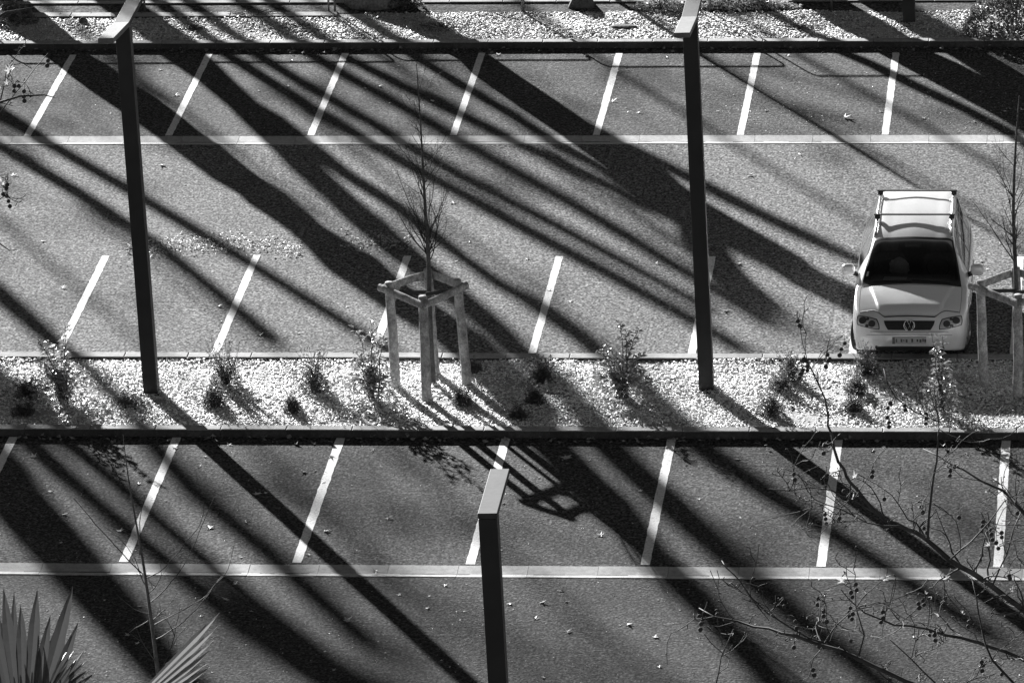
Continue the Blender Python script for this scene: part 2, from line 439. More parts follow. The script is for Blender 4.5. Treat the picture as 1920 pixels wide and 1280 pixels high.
def shade_tree(label, ty, stems, limbs=(), base_flare=1.35, crown=True, foot_dx=0.0, k=0.0):
    """stems/limbs: (quadrant list of traced runs). The first stem reaches the ground."""
    root = None
    for si, runs in enumerate(stems):
        if k: runs = straighten(runs, k)
        P = []; rad = []
        for q, pts in runs:
            a, b_ = cast(q, pts, ty); P += a; rad += b_
        if P[0].z > .3:                          # straight down to the ground
            foot = Vector((P[0].x - (P[1].x - P[0].x) * .2 + foot_dx, P[0].y, 0))
            nseg = max(2, int(P[0].z / 1.5))
            extra = [foot.lerp(P[0], k / nseg) for k in range(nseg)]
            er = [rad[0] * (base_flare if k == 0 else 1.06) for k in range(nseg)]
            if foot_dx: extra.insert(1, foot.lerp(P[0], .22)); er.insert(1, rad[0] * (1 + (base_flare - 1) * .45))
            P = extra + P; rad = er + rad
        P[0].z = -.1
        top_dir = (P[-1] - P[-2]).normalized()
        P2, R2 = smooth_path(P, rad, .35)
        R2 = [r * (1 + random.gauss(0, .035)) for r in R2]
        if root is None:
            root = empty('plane_tree', P[0]); tag(root, label, 'tree', 'plane trees beyond the far bed')
            nm = 'trunk'
        else: nm = 'stem'
        b = MB(); b.tube([p - root.location for p in P2], R2, 10)
        b.build(nm, M['plane_bark'], root, True)
        if crown and P[-1].z > (ty + 15) * .33:
            b = MB(); grow_crown(b, P[-1] - root.location, R2[-1], (top_dir + Vector((0, 0, .8))).normalized(), 3)
            b.build('crown', M['plane_bark'], root, True)
    for runs, dy in limbs:
        P = []; rad = []
        for q, pts in runs:
            a, b_ = cast(q, pts, ty + dy); P += a; rad += b_
        P2, R2 = smooth_path(P, rad, .3)
        R2 = [r * (1 + random.gauss(0, .04)) for r in R2]
        b = MB(); b.tube([p - root.location for p in P2], R2, 8)
        b.build('limb', M['plane_bark'], root, True)
    return root

def straighten(runs, k):
    """pull a traced stripe part way to its own best line: trunks are straighter than a hand tracing"""
    pts = [(QO[q][0] * 2 + x, QO[q][1] * 2 + y, h) for q, ps in runs for x, y, h in ps]
    a = np.array(pts); A = np.stack([a[:, 1], np.ones(len(a)), a[:, 1] ** 2], 1); c = np.linalg.lstsq(A, a[:, 0], rcond=None)[0]
    out = [(x * (1 - k) + float(c[0] * y + c[1] + c[2] * y * y) * k, y, h) for x, y, h in pts]
    return [(1, out)]
# the thick trunk whose flared foot shows at the back of the far bed
shade_tree('thick bare plane tree with a flared foot at the back of the white chip bed', 18.75,
    [[(2, [(-145, 212, 74), (-60, 282, 84), (90, 385, 92), (215, 470, 86), (290, 522, 84), (370, 570, 92), (440, 612, 100), (510, 665, 92), (590, 722, 86),
           (660, 775, 92), (735, 825, 100), (820, 868, 92), (920, 918, 78), (1010, 975, 80), (1110, 1045, 84), (1280, 1125, 88), (1420, 1215, 80)])]], base_flare=2.1, foot_dx=-.35,
    limbs=[([(2, [(690, 800, 40), (705, 880, 55), (745, 950, 62), (800, 1020, 62), (870, 1082, 58), (940, 1130, 50), (1010, 1172, 26)])], 1.5)])
# the lumpy trunk further along, with its heavy leaning bough
shade_tree('lumpy bare plane tree beyond the bed, past the corner of the kerb', 20.2, k=.55, stems=[[(1, [(280, 220, 92), (350, 270, 97), (425, 330, 102), (532, 400, 104), (617, 470, 96), (677, 520, 88), (735, 562, 94), (832, 650, 92), (925, 702, 80),
           (1000, 745, 98), (1062, 800, 78), (1130, 860, 70), (1215, 925, 92), (1320, 990, 115), (1400, 1055, 108), (1500, 1115, 105), (1650, 1190, 100), (1790, 1260, 95)]),
      (4, [(-60, 60, 95), (20, 160, 100), (60, 260, 85), (110, 380, 70), (200, 490, 80), (290, 590, 88), (370, 670, 76), (480, 780, 52), (600, 895, 56), (720, 1000, 52), (880, 1130, 54), (1000, 1250, 52)])]])
# paired trunks at the right, deep shade over the last bays
shade_tree('broad bare plane trunk beyond the bed, upsun of the mound of ivy', 20.8,
    [[(2, [(1500, 212, 100), (1620, 270, 110), (1770, 350, 112), (1920, 440, 100), (2060, 530, 95), (2300, 680, 90)])]], crown=False)
shade_tree('second bare plane trunk close behind the broad one by the ivy', 22.5,
    [[(2, [(1720, 210, 74), (1850, 290, 80), (1980, 370, 80), (2200, 500, 80)])]], crown=False)
# behind them, slimmer and softer
shade_tree('slim bare tree on the verge throwing one soft stripe past the last bay line', 27,
    [[(2, [(1150, 160, 22), (1340, 238, 26), (1400, 268, 30), (1550, 340, 28), (1700, 410, 26), (1850, 490, 28), (2000, 580, 28)])]], crown=False)
shade_tree('forked bare plane tree on the verge behind the lumpy one', 27, k=.6, stems=[[(1, [(690, 215, 82), (810, 300, 70), (930, 400, 62), (1000, 480, 58), (1065, 560, 52), (1150, 650, 55), (1270, 750, 60), (1380, 850, 64), (1480, 930, 64), (1590, 1005, 60), (1700, 1080, 55)]),
      (1, [(1850, 1180, 50)]), (4, [(80, 40, 40), (230, 160, 40), (330, 300, 50), (330, 400, 60), (430, 490, 62), (540, 590, 62), (640, 690, 60), (740, 780, 56), (810, 845, 52), (950, 960, 52), (1100, 1060, 42), (1250, 1140, 42), (1400, 1240, 45)])]],
    limbs=[([(1, [(930, 380, 20), (1040, 450, 36), (1110, 510, 36), (1180, 565, 34), (1300, 655, 30), (1480, 768, 30), (1600, 860, 30), (1740, 968, 27), (1880, 1070, 27)]), (2, [(20, 1100, 32), (110, 1160, 32), (250, 1260, 32)]), (4, [(380, 90, 36), (560, 240, 42), (640, 330, 46), (730, 410, 46), (860, 500, 44), (970, 570, 44), (1080, 640, 44), (1200, 720, 38), (1330, 800, 34), (1530, 930, 30), (1850, 1140, 30)])], 2.0)])
far = [
 ('bare tree on the verge in line behind the thick flared one, upright stem', 30, [(2, [(-60, 290, 20), (200, 430, 22), (430, 545, 24), (560, 612, 26), (740, 702, 32), (850, 765, 34), (950, 815, 32), (1080, 878, 28), (1200, 930, 28), (1300, 975, 26), (1420, 1035, 24)])]),
 ('tall bare tree on the verge, nearest the road of the four slim ones', 33, [(1, [(890, 215, 26), (1010, 300, 28), (1150, 400, 26), (1260, 470, 27), (1390, 550, 32), (1550, 640, 30), (1700, 710, 30), (1850, 790, 30)]), (2, [(0, 830, 30), (200, 930, 28), (400, 1030, 28), (600, 1150, 30), (690, 1200, 30)]), (2, [(860, 1330, 24)])]),
 ('tall bare tree on the verge with a straight slim stem', 36, [(1, [(1000, 220, 24), (1200, 350, 26), (1400, 460, 26), (1500, 540, 28), (1700, 660, 28), (1850, 722, 28)]), (2, [(0, 755, 24), (200, 850, 24), (400, 960, 22), (600, 1080, 20), (760, 1180, 20)])]),
 ('tall bare tree on the verge with two bends in its stem', 38, [(1, [(1190, 215, 26), (1400, 340, 28), (1560, 430, 28), (1740, 545, 30), (1920, 640, 30)]), (2, [(150, 715, 30), (300, 800, 28), (450, 890, 28), (560, 970, 28), (690, 1042, 28), (850, 1140, 30), (1000, 1230, 30)])]),
 ('tall bare tree on the verge leaning towards the thick flared one', 35, [(1, [(1310, 215, 22), (1500, 320, 24), (1700, 420, 26), (1850, 490, 26)]), (2, [(0, 535, 26), (150, 592, 30), (300, 660, 26), (450, 740, 26), (640, 830, 26), (800, 905, 26), (1000, 1000, 26), (1250, 1130, 26)])]),
 ('slim bare tree on the verge right behind the thick flared one', 29, [(1, [(1560, 220, 22), (1720, 310, 24), (1920, 420, 24)]), (2, [(100, 500, 24), (260, 590, 24), (420, 680, 24), (600, 775, 24), (760, 860, 24), (1000, 985, 24)])]),
 ('bare tree on the verge at the far end of the row, double stripe', 30, [(1, [(0, 410, 34), (100, 490, 30), (180, 545, 28), (300, 612, 25), (470, 702, 23), (560, 760, 23), (700, 840, 25), (850, 930, 23), (980, 1010, 23), (1130, 1110, 25), (1250, 1185, 25), (1400, 1280, 22)]), (3, [(1500, 60, 20)])]),
 ('bare tree on the verge beyond the end of the row, wavering stem', 28, [(1, [(0, 550, 26), (150, 640, 29), (290, 720, 29), (400, 790, 26), (500, 852, 26), (610, 930, 30), (720, 1030, 22), (850, 1140, 22), (980, 1230, 20)]), (3, [(1060, 10, 20)])]),
 ('bare tree on the verge, outermost one past the end of the row', 29, [(1, [(-100, 1050, 38), (0, 1120, 38), (150, 1220, 38)]), (3, [(330, 60, 25), (520, 240, 25), (650, 560, 34), (800, 650, 40), (950, 750, 40), (1080, 850, 38), (1250, 1000, 36), (1420, 1150, 32)])]),
 ('massive bare plane tree beyond the far corner, shading the last bays', 21, [(3, [(-260, 180, 130), (-130, 350, 130), (0, 520, 130), (150, 700, 130), (290, 850, 128), (425, 1000, 122), (540, 1150, 108), (660, 1270, 100)])]),
 ('bare plane tree beyond the far corner, twin stem nearer the sun', 24, [(3, [(-150, 130, 60), (0, 260, 50), (130, 390, 34), (250, 490, 30), (380, 620, 28), (520, 740, 30), (640, 830, 30), (760, 940, 32), (900, 1060, 45), (1050, 1150, 55), (1200, 1250, 60)])]),
 ('bare plane tree beyond the far corner, slimmer twin stem', 25.5, [(3, [(-60, 110, 50), (120, 250, 50), (280, 400, 36), (400, 490, 30), (480, 560, 26), (600, 680, 28), (720, 780, 28), (850, 900, 28), (950, 980, 30), (1080, 1090, 40), (1250, 1220, 50)])]),
]
for lab, ty, runs in far: shade_tree(lab, ty, [straighten(runs, .7)])

# a row of fine twigged trees further back: their sprays blur into soft, uneven half shade
def twig_tree(x, ty, h, seed, dens):
    rd = random.Random(seed)
    root = tag(empty('bare_tree', (x, ty, 0)), 'fine twigged bare tree in the back row beyond the road', 'tree', 'back row of bare trees')
    P = [Vector((rd.gauss(0, .12), rd.gauss(0, .12), h * k / 10)) for k in range(11)]; P[0] = Vector((0, 0, -.1))
    P2, R2 = smooth_path(P, [.15 * (1 - .8 * k / 10) for k in range(11)], .8)
    MB().tube(P2, R2, 7).build('trunk', M['plane_bark'], root, True)
    b = MB()
    def spray(p, d, n, L):
        for k in range(n):
            q = p + d * rd.uniform(-.2, .9) * L
            dd = (d + Vector((rd.gauss(0, .6), rd.gauss(0, .6), rd.gauss(.3, .5)))).normalized(); l2 = L * rd.uniform(.5, 1.1)
            m = q + dd * l2 * .5 + Vector((rd.gauss(0, .06), rd.gauss(0, .06), rd.gauss(0, .06)))
            b.tube([q, m, q + dd * l2], [.019, .015, .010], 3, cap=False)
    z = 7.5
    while z < h - .3:
        for zone, (z0, z1, cov) in dens.items():
            if z0 <= z < z1:
                for k in range(3):
                    if rd.random() > cov: continue
                    a = rd.uniform(0, 6.28); d = Vector((math.cos(a), math.sin(a), rd.uniform(.15, .5))).normalized(); L = rd.uniform(1.0, 2.1)
                    p = Vector((0, 0, z)); e = p + d * L
                    b.tube([p, p.lerp(e, .5) + Vector((0, 0, -.06)), e], [.035, .028, .018], 4, cap=False)
                    spray(e, d, rd.randint(5, 11), rd.uniform(.7, 1.3))
        z += .42
    b.build('crown', M['plane_bark'], root)
k = 0
xx = -44.0
while xx < -8:
    twig_tree(xx + random.uniform(-.5, .5), 45 + random.uniform(-2, 2), 22.5, 300 + k,
              dict(low=(8.5, 12.4, .66 if xx < -19 else .28), gap=(12.4, 16.4, .07), top=(16.4, 22.5, .62)))
    xx += 2.3; k += 1

# a slim sign post out on the road throws the thin straight line
def thin_post():
    P, rad = cast(2, [(720, 205, 10), (1000, 383, 11), (1480, 682, 12), (1900, 940, 12)], 22.0)
    x = sum(p.x for p in P) / len(P)
    root = tag(empty('sign_post', (x, 22.0, 0)), 'slim dark sign post standing on the road past the far bed', 'post')
    MB().tube([(0, 0, 0), (0, 0, 9.5)], [.055, .05], 10).build('pole', M['post'], root, True)
    MB().tube([(0, 0, 0), (0, 0, .04)], [.14, .14], 12).build('base_plate', M['post'], root)
    b = MB(); b.box(-.4, .4, -.02, .02, 9.0, 9.5); b.build('panel', M['arm'], root)
thin_post()

# ================================================================== lamp posts
def lamp_post(label, foot, h, near, lean=1.25, far_len=1.5, near_len=1.42, rise=.17, group='slab armed lamp posts'):
    root = tag(empty('lamp_post', foot), label, 'lamp post', group)
    root.rotation_euler = (0, -R(lean), 0)
    hw = .112
    b = MB(); b.box(-hw, hw, -.11, .11, -.1, h - .075); p = b.build('pole', M['post'], root)
    bv = p.modifiers.new('b', 'BEVEL'); bv.width = .008; bv.segments = 2
    b = MB(); b.box(-.17, .17, -.17, .17, -.1, -.045); b.build('base_plate', M['post'], root)
    y0 = -.11
    b = MB(); b.box(-hw - .004, hw + .004, y0, y0 + far_len, h - .072, h); o = b.build('arm', M['arm'], root)
    bv = o.modifiers.new('b', 'BEVEL'); bv.width = .006; bv.segments = 2
    b = MB(); b.box(-hw + .03, hw - .03, y0 + .35, y0 + far_len - .1, h - .080, h - .0725); b.build('lamp_panel', M['lens'], o)
    if near:
        vv = []
        for y, z in ((y0 - .001, h), (y0 - near_len, h + rise)):
            for x in (-hw - .006, hw + .006):
                vv += [(x, y, z + .002), (x, y, z - .075)]
        # 0 Ltop 1 Lbot 2 Rtop 3 Rbot (inner), 4.. outer
        ff = [(0, 4, 6, 2), (1, 3, 7, 5), (0, 1, 5, 4), (2, 6, 7, 3), (4, 5, 7, 6), (0, 2, 3, 1)]
        o = MB().add(vv, ff).build('arm', M['arm_lit'], root)
        bv = o.modifiers.new('b', 'BEVEL'); bv.width = .006; bv.segments = 2
    return root
lamp_post('tall dark square lamp post with bent twin arms, beside the wiry shrubs', G(284, 729, .1), 5.92, True)
lamp_post('tall dark square lamp post with bent twin arms, nearest the parked car', G(1325, 724, .1), 5.92, True, lean=1.2)
f = G(913, 962, 6.0)
lamp_post('dark square lamp post with one straight arm in the near row', Vector((f.x + .13, f.y + .11, 0)), 6.0, False, lean=1.2)
p = G(1705, 38, .1)
lamp_post('dark square post rising from the far chip bed next to the ivy mound', p, 5.9, False, lean=1.0)

# ================================================================== staked young trees
def frame_of(c, label, vary=0):
    root = tag(empty('tree_guard', (c.x, c.y, .06)), label, 'tree guard', 'wooden stake guards round young trees')
    q = [(-.0, -.62, 1.66), (-.53, -.08, 1.70), (.56, .04, 1.70), (.0, .55, 1.70)]   # front, left, right, back
    leanx = [.0, -.045, -.10, -.05]
    tops = []
    for (x, y, h), lx in zip(q, leanx):
        n = 9; pts = [(x + lx * k / n + random.gauss(0, .004), y + random.gauss(0, .004), -.1 + (h + .1) * k / n) for k in range(n + 1)]
        rad = [.078 - .008 * k / n + random.gauss(0, .0015) for k in range(n + 1)]
        rad[-1] -= .006; pts.append((pts[-1][0], pts[-1][1], h + .008)); rad.append(rad[-1] - .01)
        MB().tube(pts, rad, 12).build('stake', M['stake'], root, True)
        tops.append(Vector((x + lx, y, h)))
    c0 = sum(tops, Vector()) / 4
    pairs = [(1, 0, .15, .06, -.10), (0, 2, .06, .14, -.115), (1, 3, .05, .04, -.11), (3, 2, .04, .05, -.12)]
    for a, b_, ea, eb, dz in pairs:
        A, B = tops[a].copy(), tops[b_].copy(); d = (B - A).normalized()
        outn = ((A + B) / 2 - c0); outn.z = 0; outn.normalize()
        off = outn * .095
        A2 = A - d * ea + off; B2 = B + d * eb + off; A2.z = A.z + dz + .01; B2.z = B.z + dz
        n = 8; b2 = MB()
        # half round rail, flat side towards the stakes
        side = Vector((0, 0, 1)); vv = []; ff = []; m = 9
        for k in range(n + 1):
            p = A2.lerp(B2, k / n) + Vector((0, 0, random.gauss(0, .003)))
            for j in range(m):
                t = -math.pi / 2 + math.pi * j / (m - 1)
                vv.append(p + outn * (math.cos(t) * .058 - .02) + side * (math.sin(t) * .062))
        for k in range(n):
            for j in range(m - 1): ff.append((k * m + j, (k + 1) * m + j, (k + 1) * m + j + 1, k * m + j + 1))
            ff.append((k * m + m - 1, (k + 1) * m + m - 1, (k + 1) * m, k * m))
        ff.append(tuple(range(m))); ff.append(tuple(n * m + j for j in range(m - 1, -1, -1)))
        b2.add(vv, ff).build('rail', M['stake'], root, False)
    ctr = Vector((-.02, 0, 1.5))
    for k in (1, 2):
        A = tops[k].copy(); A.z = 1.53; d = (ctr - A).normalized(); s = Vector((0, 0, .028)); b3 = MB()
        e = ctr + Vector((0, .05 if k == 1 else -.05, 0))
        nrm = d.cross(Vector((0, 0, 1))).normalized() * .004
        vv = [A - s + nrm, e - s + nrm, e + s + nrm, A + s + nrm, A - s - nrm, e - s - nrm, e + s - nrm, A + s - nrm]
        b3.add(vv, [(0, 1, 2, 3), (7, 6, 5, 4), (0, 4, 5, 1), (2, 6, 7, 3), (1, 5, 6, 2), (0, 3, 7, 4)]).build('strap', M['strap'], root)
    return root
def young_tree(label, base, path, rad0, seed, nb=46, hfrom=1.5, spread=1.0, name='young_tree', group='bare young trees', tl=1.0, drift=.06, extra=()):
    rd = random.Random(seed)
    root = tag(empty(name, base), label, 'tree', group)
    P, rr = smooth_path(path, [rad0 * (1 - .88 * k / (len(path) - 1)) for k in range(len(path))], .12)
    MB().tube(P, rr, 8).build('trunk', M['bark'], root, True)
    H = path[-1][2]; b = MB()
    def twig(p, d, L, r, lvl):
        n = max(3, int(L / .09)); pts = [p]; rad = [r]; dd = d.copy()
        for k in range(n):
            dd = (dd + Vector((rd.gauss(0, .10), rd.gauss(0, .10), rd.gauss(drift, .06)))).normalized()
            pts.append(pts[-1] + dd * L / n); rad.append(max(.0022, r * (1 - .75 * (k + 1) / n)))
        b.tube(pts, rad, 4, cap=False)
        if lvl:
            for k in range(rd.randint(2, 5)):
                i = rd.randint(1, len(pts) - 2)
                d2 = (dd + Vector((rd.gauss(0, .42), rd.gauss(0, .42), rd.gauss(.1, .25)))).normalized()
                twig(pts[i], d2, L * rd.uniform(.3, .6), rad[i] * .7, lvl - 1)
    for k in range(nb):
        u = rd.random() ** 1.7
        z = hfrom + (H - hfrom - .15) * u
        i = min(range(len(P)), key=lambda j: abs(P[j].z - z)); p = P[i]
        a = rd.uniform(0, 2 * math.pi); w_ = rd.uniform(.35, .65) * spread
        d = Vector((math.cos(a) * w_, math.sin(a) * w_, 1)).normalized()
        twig(p, d, rd.uniform(.5, 1.35) * (1 - .62 * u) * tl, max(.0045, rr[i] * .36), 1)
    for pl in extra:                             # long side shoots read off the photograph
        W = px_path(base, pl)[1:]; dy = rd.uniform(-.25, .25); n = len(W)
        W = [p + Vector((0, dy * k / n, 0)) for k, p in enumerate(W)]
        Q, qr = smooth_path(W, [.009 - .006 * k / n for k in range(n)], .1)
        b.tube([p + Vector((rd.gauss(0, .006), 0, rd.gauss(0, .006))) for p in Q], qr, 4, cap=False)
    b.build('crown', M['twig'], root)
    return root
C1 = (G(800, 748, .06) + Vector((0, .62, 0)))
frame_of(C1, 'square guard of four peeled stakes and rails standing clear of the car')
CB = G(812, 718, .06)
def px_path(base, pts, z0=.06):
    """trunk bends read off the photograph, at the depth of the base"""
    out = [Vector((0, 0, -.1))]
    for x, y in pts:
        d = FW + RT * ((x - 960) / FPX) + UP * ((640 - y) / FPX)
        t = (base.y - CAM.y) / d.y; out.append(CAM + d * t - base)
    return out
young_tree('bare young tree with upright twigs inside the stake guard standing clear of the car', CB, px_path(CB, [(806, 600), (803, 480), (799, 420), (794, 330), (788, 225), (781, 120)]), .047, 3, nb=40, hfrom=1.9, spread=1.4, drift=.04)
C2 = (G(1909, 747, .06) + Vector((0, .62, 0)))
frame_of(C2, 'square guard of four peeled stakes and rails beside the parked car')
CB2 = G(1912, 718, .06)
young_tree('bare young tree with upright twigs inside the stake guard beside the parked car', CB2, px_path(CB2, [(1908, 600), (1903, 480), (1900, 400), (1903, 300), (1908, 220), (1911, 180)]), .045, 9, nb=24, hfrom=1.9, spread=1.35, drift=.04)
CB3 = G(303, 1330, .06)
young_tree('thin bare young tree in front of the near drain channel, twigs spread wide', CB3, px_path(CB3, [(296, 1260), (286, 1180), (275, 1100), (266, 1040), (248, 940), (237, 870), (231, 815)]), .034, 21, nb=5, hfrom=.5, spread=1.7, tl=.9, drift=.012,
    extra=[[(293, 1199), (345, 1163), (381, 1125), (407, 1091), (429, 1060), (440, 1020)], [(289, 1170), (335, 1146), (386, 1114), (417, 1074)],
           [(283, 1127), (311, 1103), (331, 1079), (360, 1030), (400, 935)], [(279, 1152), (252, 1139), (220, 1113)], [(278, 1163), (240, 1190)],
           [(274, 1084), (311, 1060), (345, 1020), (378, 975), (385, 940)], [(268, 1075), (247, 1060), (190, 1000), (135, 940)], [(262, 1040), (262, 980), (270, 930)]])

# ================================================================== shrubs
def leaf_quad(b, p, d, n, L, W, fold=.25):
    """a pointed leaf of four triangles"""
    d = d.normalized(); s = d.cross(n); s = s.normalized() if s.length > 1e-5 else d.orthogonal().normalized(); n2 = s.cross(d)
    v = [p, p + d * L * .45 + s * W * .5 + n2 * W * fold, p + d * L - n2 * L * .12, p + d * L * .45 - s * W * .5 + n2 * W * fold, p + d * L * .5]
    b.add(v, [(0, 1, 4), (1, 2, 4), (2, 3, 4), (3, 0, 4)])
def laurel(label, foot, h, wdt, nst, seed, leafL=.105, dens=1.7, sparse=False):
    rd = random.Random(seed)
    root = tag(empty('laurel_bush', foot), label, 'shrub', 'broad leaved shrubs in the middle bed')
    bs = MB(); bl = MB()
    for k in range(nst):
        a = rd.uniform(0, 2 * math.pi); out = rd.uniform(.3, 1.1) * wdt; hh = h * rd.uniform(.18, .62)
        if k < 6: out = rd.uniform(.1, .8) * wdt; hh = h * (1 - .07 * k)
        e = Vector((math.cos(a) * out, math.sin(a) * out * .8, hh))
        p0 = Vector((rd.gauss(0, .04), rd.gauss(0, .04), 0)); pts = []
        for i in range(9):
            u = i / 8; pts.append(p0.lerp(e, u) + Vector((rd.gauss(0, .012), rd.gauss(0, .012), .12 * h * math.sin(math.pi * u))))
        bs.tube(pts, [.009 * (1 - .8 * i / 8) + .002 for i in range(9)], 5)
        nl = int((hh * 24 + 6) * dens * (1.0 if k > 5 else .9))
        for j in range(nl):
            u = rd.uniform(.12, 1.0); i = min(7, int(u * 8)); p = pts[i].lerp(pts[i + 1], u * 8 - i)
            a2 = rd.uniform(0, 2 * math.pi)
            d = Vector((math.cos(a2), math.sin(a2), rd.uniform(-.25, .7)))
            n = Vector((rd.gauss(0, .35), rd.gauss(0, .35), 1))
            L = leafL * rd.uniform(.6, 1.2)
            leaf_quad(bl, p + d.normalized() * .01, d, n, L, L * .46)
    for k in range(int(420 * dens / 1.7)):       # leafy dome round the foot
        a = rd.uniform(0, 6.28); q = rd.random() ** .5; zz = rd.uniform(.02, .58) * h * (1.05 - .7 * q * q)
        p = Vector((math.cos(a) * q * wdt * 1.05, math.sin(a) * q * wdt * .85, zz))
        d = Vector((math.cos(a) + rd.gauss(0, .6), math.sin(a) + rd.gauss(0, .6), rd.uniform(-.3, .6)))
        L = leafL * rd.uniform(.6, 1.1); leaf_quad(bl, p, d, Vector((rd.gauss(0, .45), rd.gauss(0, .45), 1)), L, L * .5)
    bs.build('stem', M['bark'], root); bl.build('foliage', M['laurel'], root)
    return root
laurel('broad leaved shrub in full sun between the tall post and the end of the bed', G(118, 752, .06), 1.2, .46, 26, 1)
laurel('broad leaved shrub standing against the left stake of the free standing guard', G(697, 748, .06), 1.25, .34, 20, 2)
laurel('broad leaved shrub with three tall shoots between the guard and the post near the car', G(1166, 742, .06), 1.15, .42, 24, 4)
laurel('sparse shrub with gleaming leaves in front of the car bumper', G(1766, 772, .06), 1.3, .26, 9, 5, leafL=.11, dens=1.0)

def fine_shrub(label, foot, h, wdt, seed, n=420):
    rd = random.Random(seed)
    root = tag(empty('small_shrub', foot), label, 'shrub', 'small wiry shrubs in the middle bed')
    bs = MB(); bl = MB()
    for k in range(34):
        a = rd.uniform(0, 2 * math.pi); o = wdt * rd.uniform(.2, 1.05)
        hh = h * rd.uniform(.35, 1.05)
        e = Vector((math.cos(a) * o, math.sin(a) * o * .8, hh)); pts = [Vector((rd.gauss(0, .03), rd.gauss(0, .03), 0))]
        for i in range(1, 6): pts.append(pts[0].lerp(e, i / 5) + Vector((rd.gauss(0, .02), rd.gauss(0, .02), rd.gauss(0, .02))))
        bs.tube(pts, [.004, .0035, .003, .0028, .0024, .002], 4, cap=False)
        for j in range(n // 34):
            u = rd.uniform(.04, 1) ** 1.1; i = min(4, int(u * 5)); p = pts[i].lerp(pts[i + 1], u * 5 - i)
            d = Vector((rd.gauss(0, 1), rd.gauss(0, 1), rd.gauss(.3, .6)))
            L = rd.uniform(.018, .042)
            leaf_quad(bl, p, d, Vector((rd.gauss(0, .6), rd.gauss(0, .6), 1)), L, L * .55)
    for k in range(n // 2):                       # dense heart
        a = rd.uniform(0, 6.28); q = rd.random() ** .5; zz = rd.uniform(.0, .62) * h * (1.05 - .8 * q * q)
        L = rd.uniform(.03, .06); leaf_quad(bl, Vector((math.cos(a) * q * wdt * .8, math.sin(a) * q * wdt * .65, zz)), Vector((rd.gauss(0, 1), rd.gauss(0, 1), rd.gauss(.3, .6))), Vector((rd.gauss(0, .6), rd.gauss(0, .6), 1)), L, L * .5)
    bs.build('stem', M['bark'], root); bl.build('foliage', M['shrub'], root)
    return root
SH = [(402, 760, .34, .20, 'dense low shrub in front of a taller wiry one by the tall post'),
      (424, 722, .62, .26, 'wiry shrub with thin upright shoots near the foot of the tall post'),
      (590, 732, .55, .26, 'airy wiry shrub standing alone midway between the tall post and the guard'),
      (549, 772, .26, .16, 'very small dark shrub near the front kerb between the tall post and the guard'),
      (884, 696, .20, .16, 'small dark shrub behind the right stake of the free standing guard'),
      (866, 757, .22, .16, 'small dark shrub in front of the free standing guard'),
      (1014, 716, .36, .18, 'small dark shrub behind its twin near the guard'),
      (1005, 756, .26, .18, 'small dark shrub in the shade stripe in front of its twin'),
      (972, 784, .16, .16, 'dark low tuft lying near the front kerb by the guard'),
      (1482, 712, .42, .2, 'wiry shrub near the back kerb between the post and the car'),
      (1463, 732, .3, .2, 'wiry shrub in the middle of a row of three between the post and the car'),
      (1445, 776, .34, .22, 'dark wiry shrub near the front kerb between the post and the car'),
      (1626, 702, .42, .22, 'wiry shrub by the back kerb under the corner of the car bumper'),
      (1606, 735, .28, .2, 'wiry shrub in the middle of the bed in front of the car'),
      (1600, 770, .26, .18, 'low wiry shrub near the front kerb in front of the car'),
      (55, 745, .34, .24, 'low shrub in the shade beside the sunny broad leaved shrub'),
      (42, 775, .22, .2, 'low tuft in the shade by the front kerb at the end of the bed'),
      (245, 760, .18, .3, 'scruffy low growth on the chips beside the tall post')]
for i, (x, y, h, wd, lab) in enumerate(SH): fine_shrub(lab, G(x, y, .06), h * 1.25, wd * 1.15, 40 + i, n=int(2400 * h + 400))

# far bed: ivy mound, leafy heap, trunk foot growth, stones
def leaf_mound(name, label, foot, rx, ry, h, n, seed, mat, L0=.05, cat='shrub'):
    rd = random.Random(seed); root = tag(empty(name, foot), label, cat)
    bl = MB(); bs = MB()
    for k in range(12):
        a = rd.uniform(0, 6.28); q = rd.random()
        e = Vector((math.cos(a) * rx * q, math.sin(a) * ry * q, h * (1 - q * q) * .95 + .05))
        bs.tube([(0, 0, -.05), e * .5 + Vector((0, 0, .1 * h)), e], [.012, .008, .004], 5)
    for k in range(n):
        a = rd.uniform(0, 6.28); q = math.sqrt(rd.random())
        bumpy = 1 + .22 * math.sin(5 * a + 3 * q) + .18 * math.sin(9 * q + 2 * a)
        z = h * (1 - q ** 2.4) * bumpy * rd.uniform(.55, 1.03)
        p = Vector((math.cos(a) * rx * q, math.sin(a) * ry * q, max(.02, z)))
        d = Vector((rd.gauss(0, 1), rd.gauss(0, 1), rd.gauss(.1, .5))); L = L0 * rd.uniform(.6, 1.4)
        leaf_quad(bl, p, d, Vector((math.cos(a) * q, math.sin(a) * q, .8)) + Vector((rd.gauss(0, .5), rd.gauss(0, .5), 0)), L, L * .6)
    bs.build('stem', M['bark'], root); bl.build('foliage', M[mat], root)
    return root
leaf_mound('ivy_mound', 'large dense mound of ivy sprawling over the far chip bed', G(1905, 62, .06), 1.0, .55, 1.0, 6500, 71, 'ivy', .06)
leaf_mound('leafy_heap', 'low heap of glossy leaves and cut branches at the back of the far bed', G(1240, 18, .06), .55, .25, .22, 800, 72, 'laurel', .06)
leaf_mound('leafy_heap', 'long low line of leafy cuttings behind the far bed, right of the lamp arm', G(1400, 14, .06), 1.0, .22, .16, 900, 73, 'laurel', .06)
leaf_mound('basal_shoots', 'bushy shoots sprouting round the flared foot of the thick tree', G(760, 14, .06), .35, .25, .35, 700, 74, 'shrub', .05)
leaf_mound('ground_shrub', 'dark leafy clump at the far end of the far bed', G(25, 42, .06), .45, .3, .4, 1100, 75, 'shrub', .06)
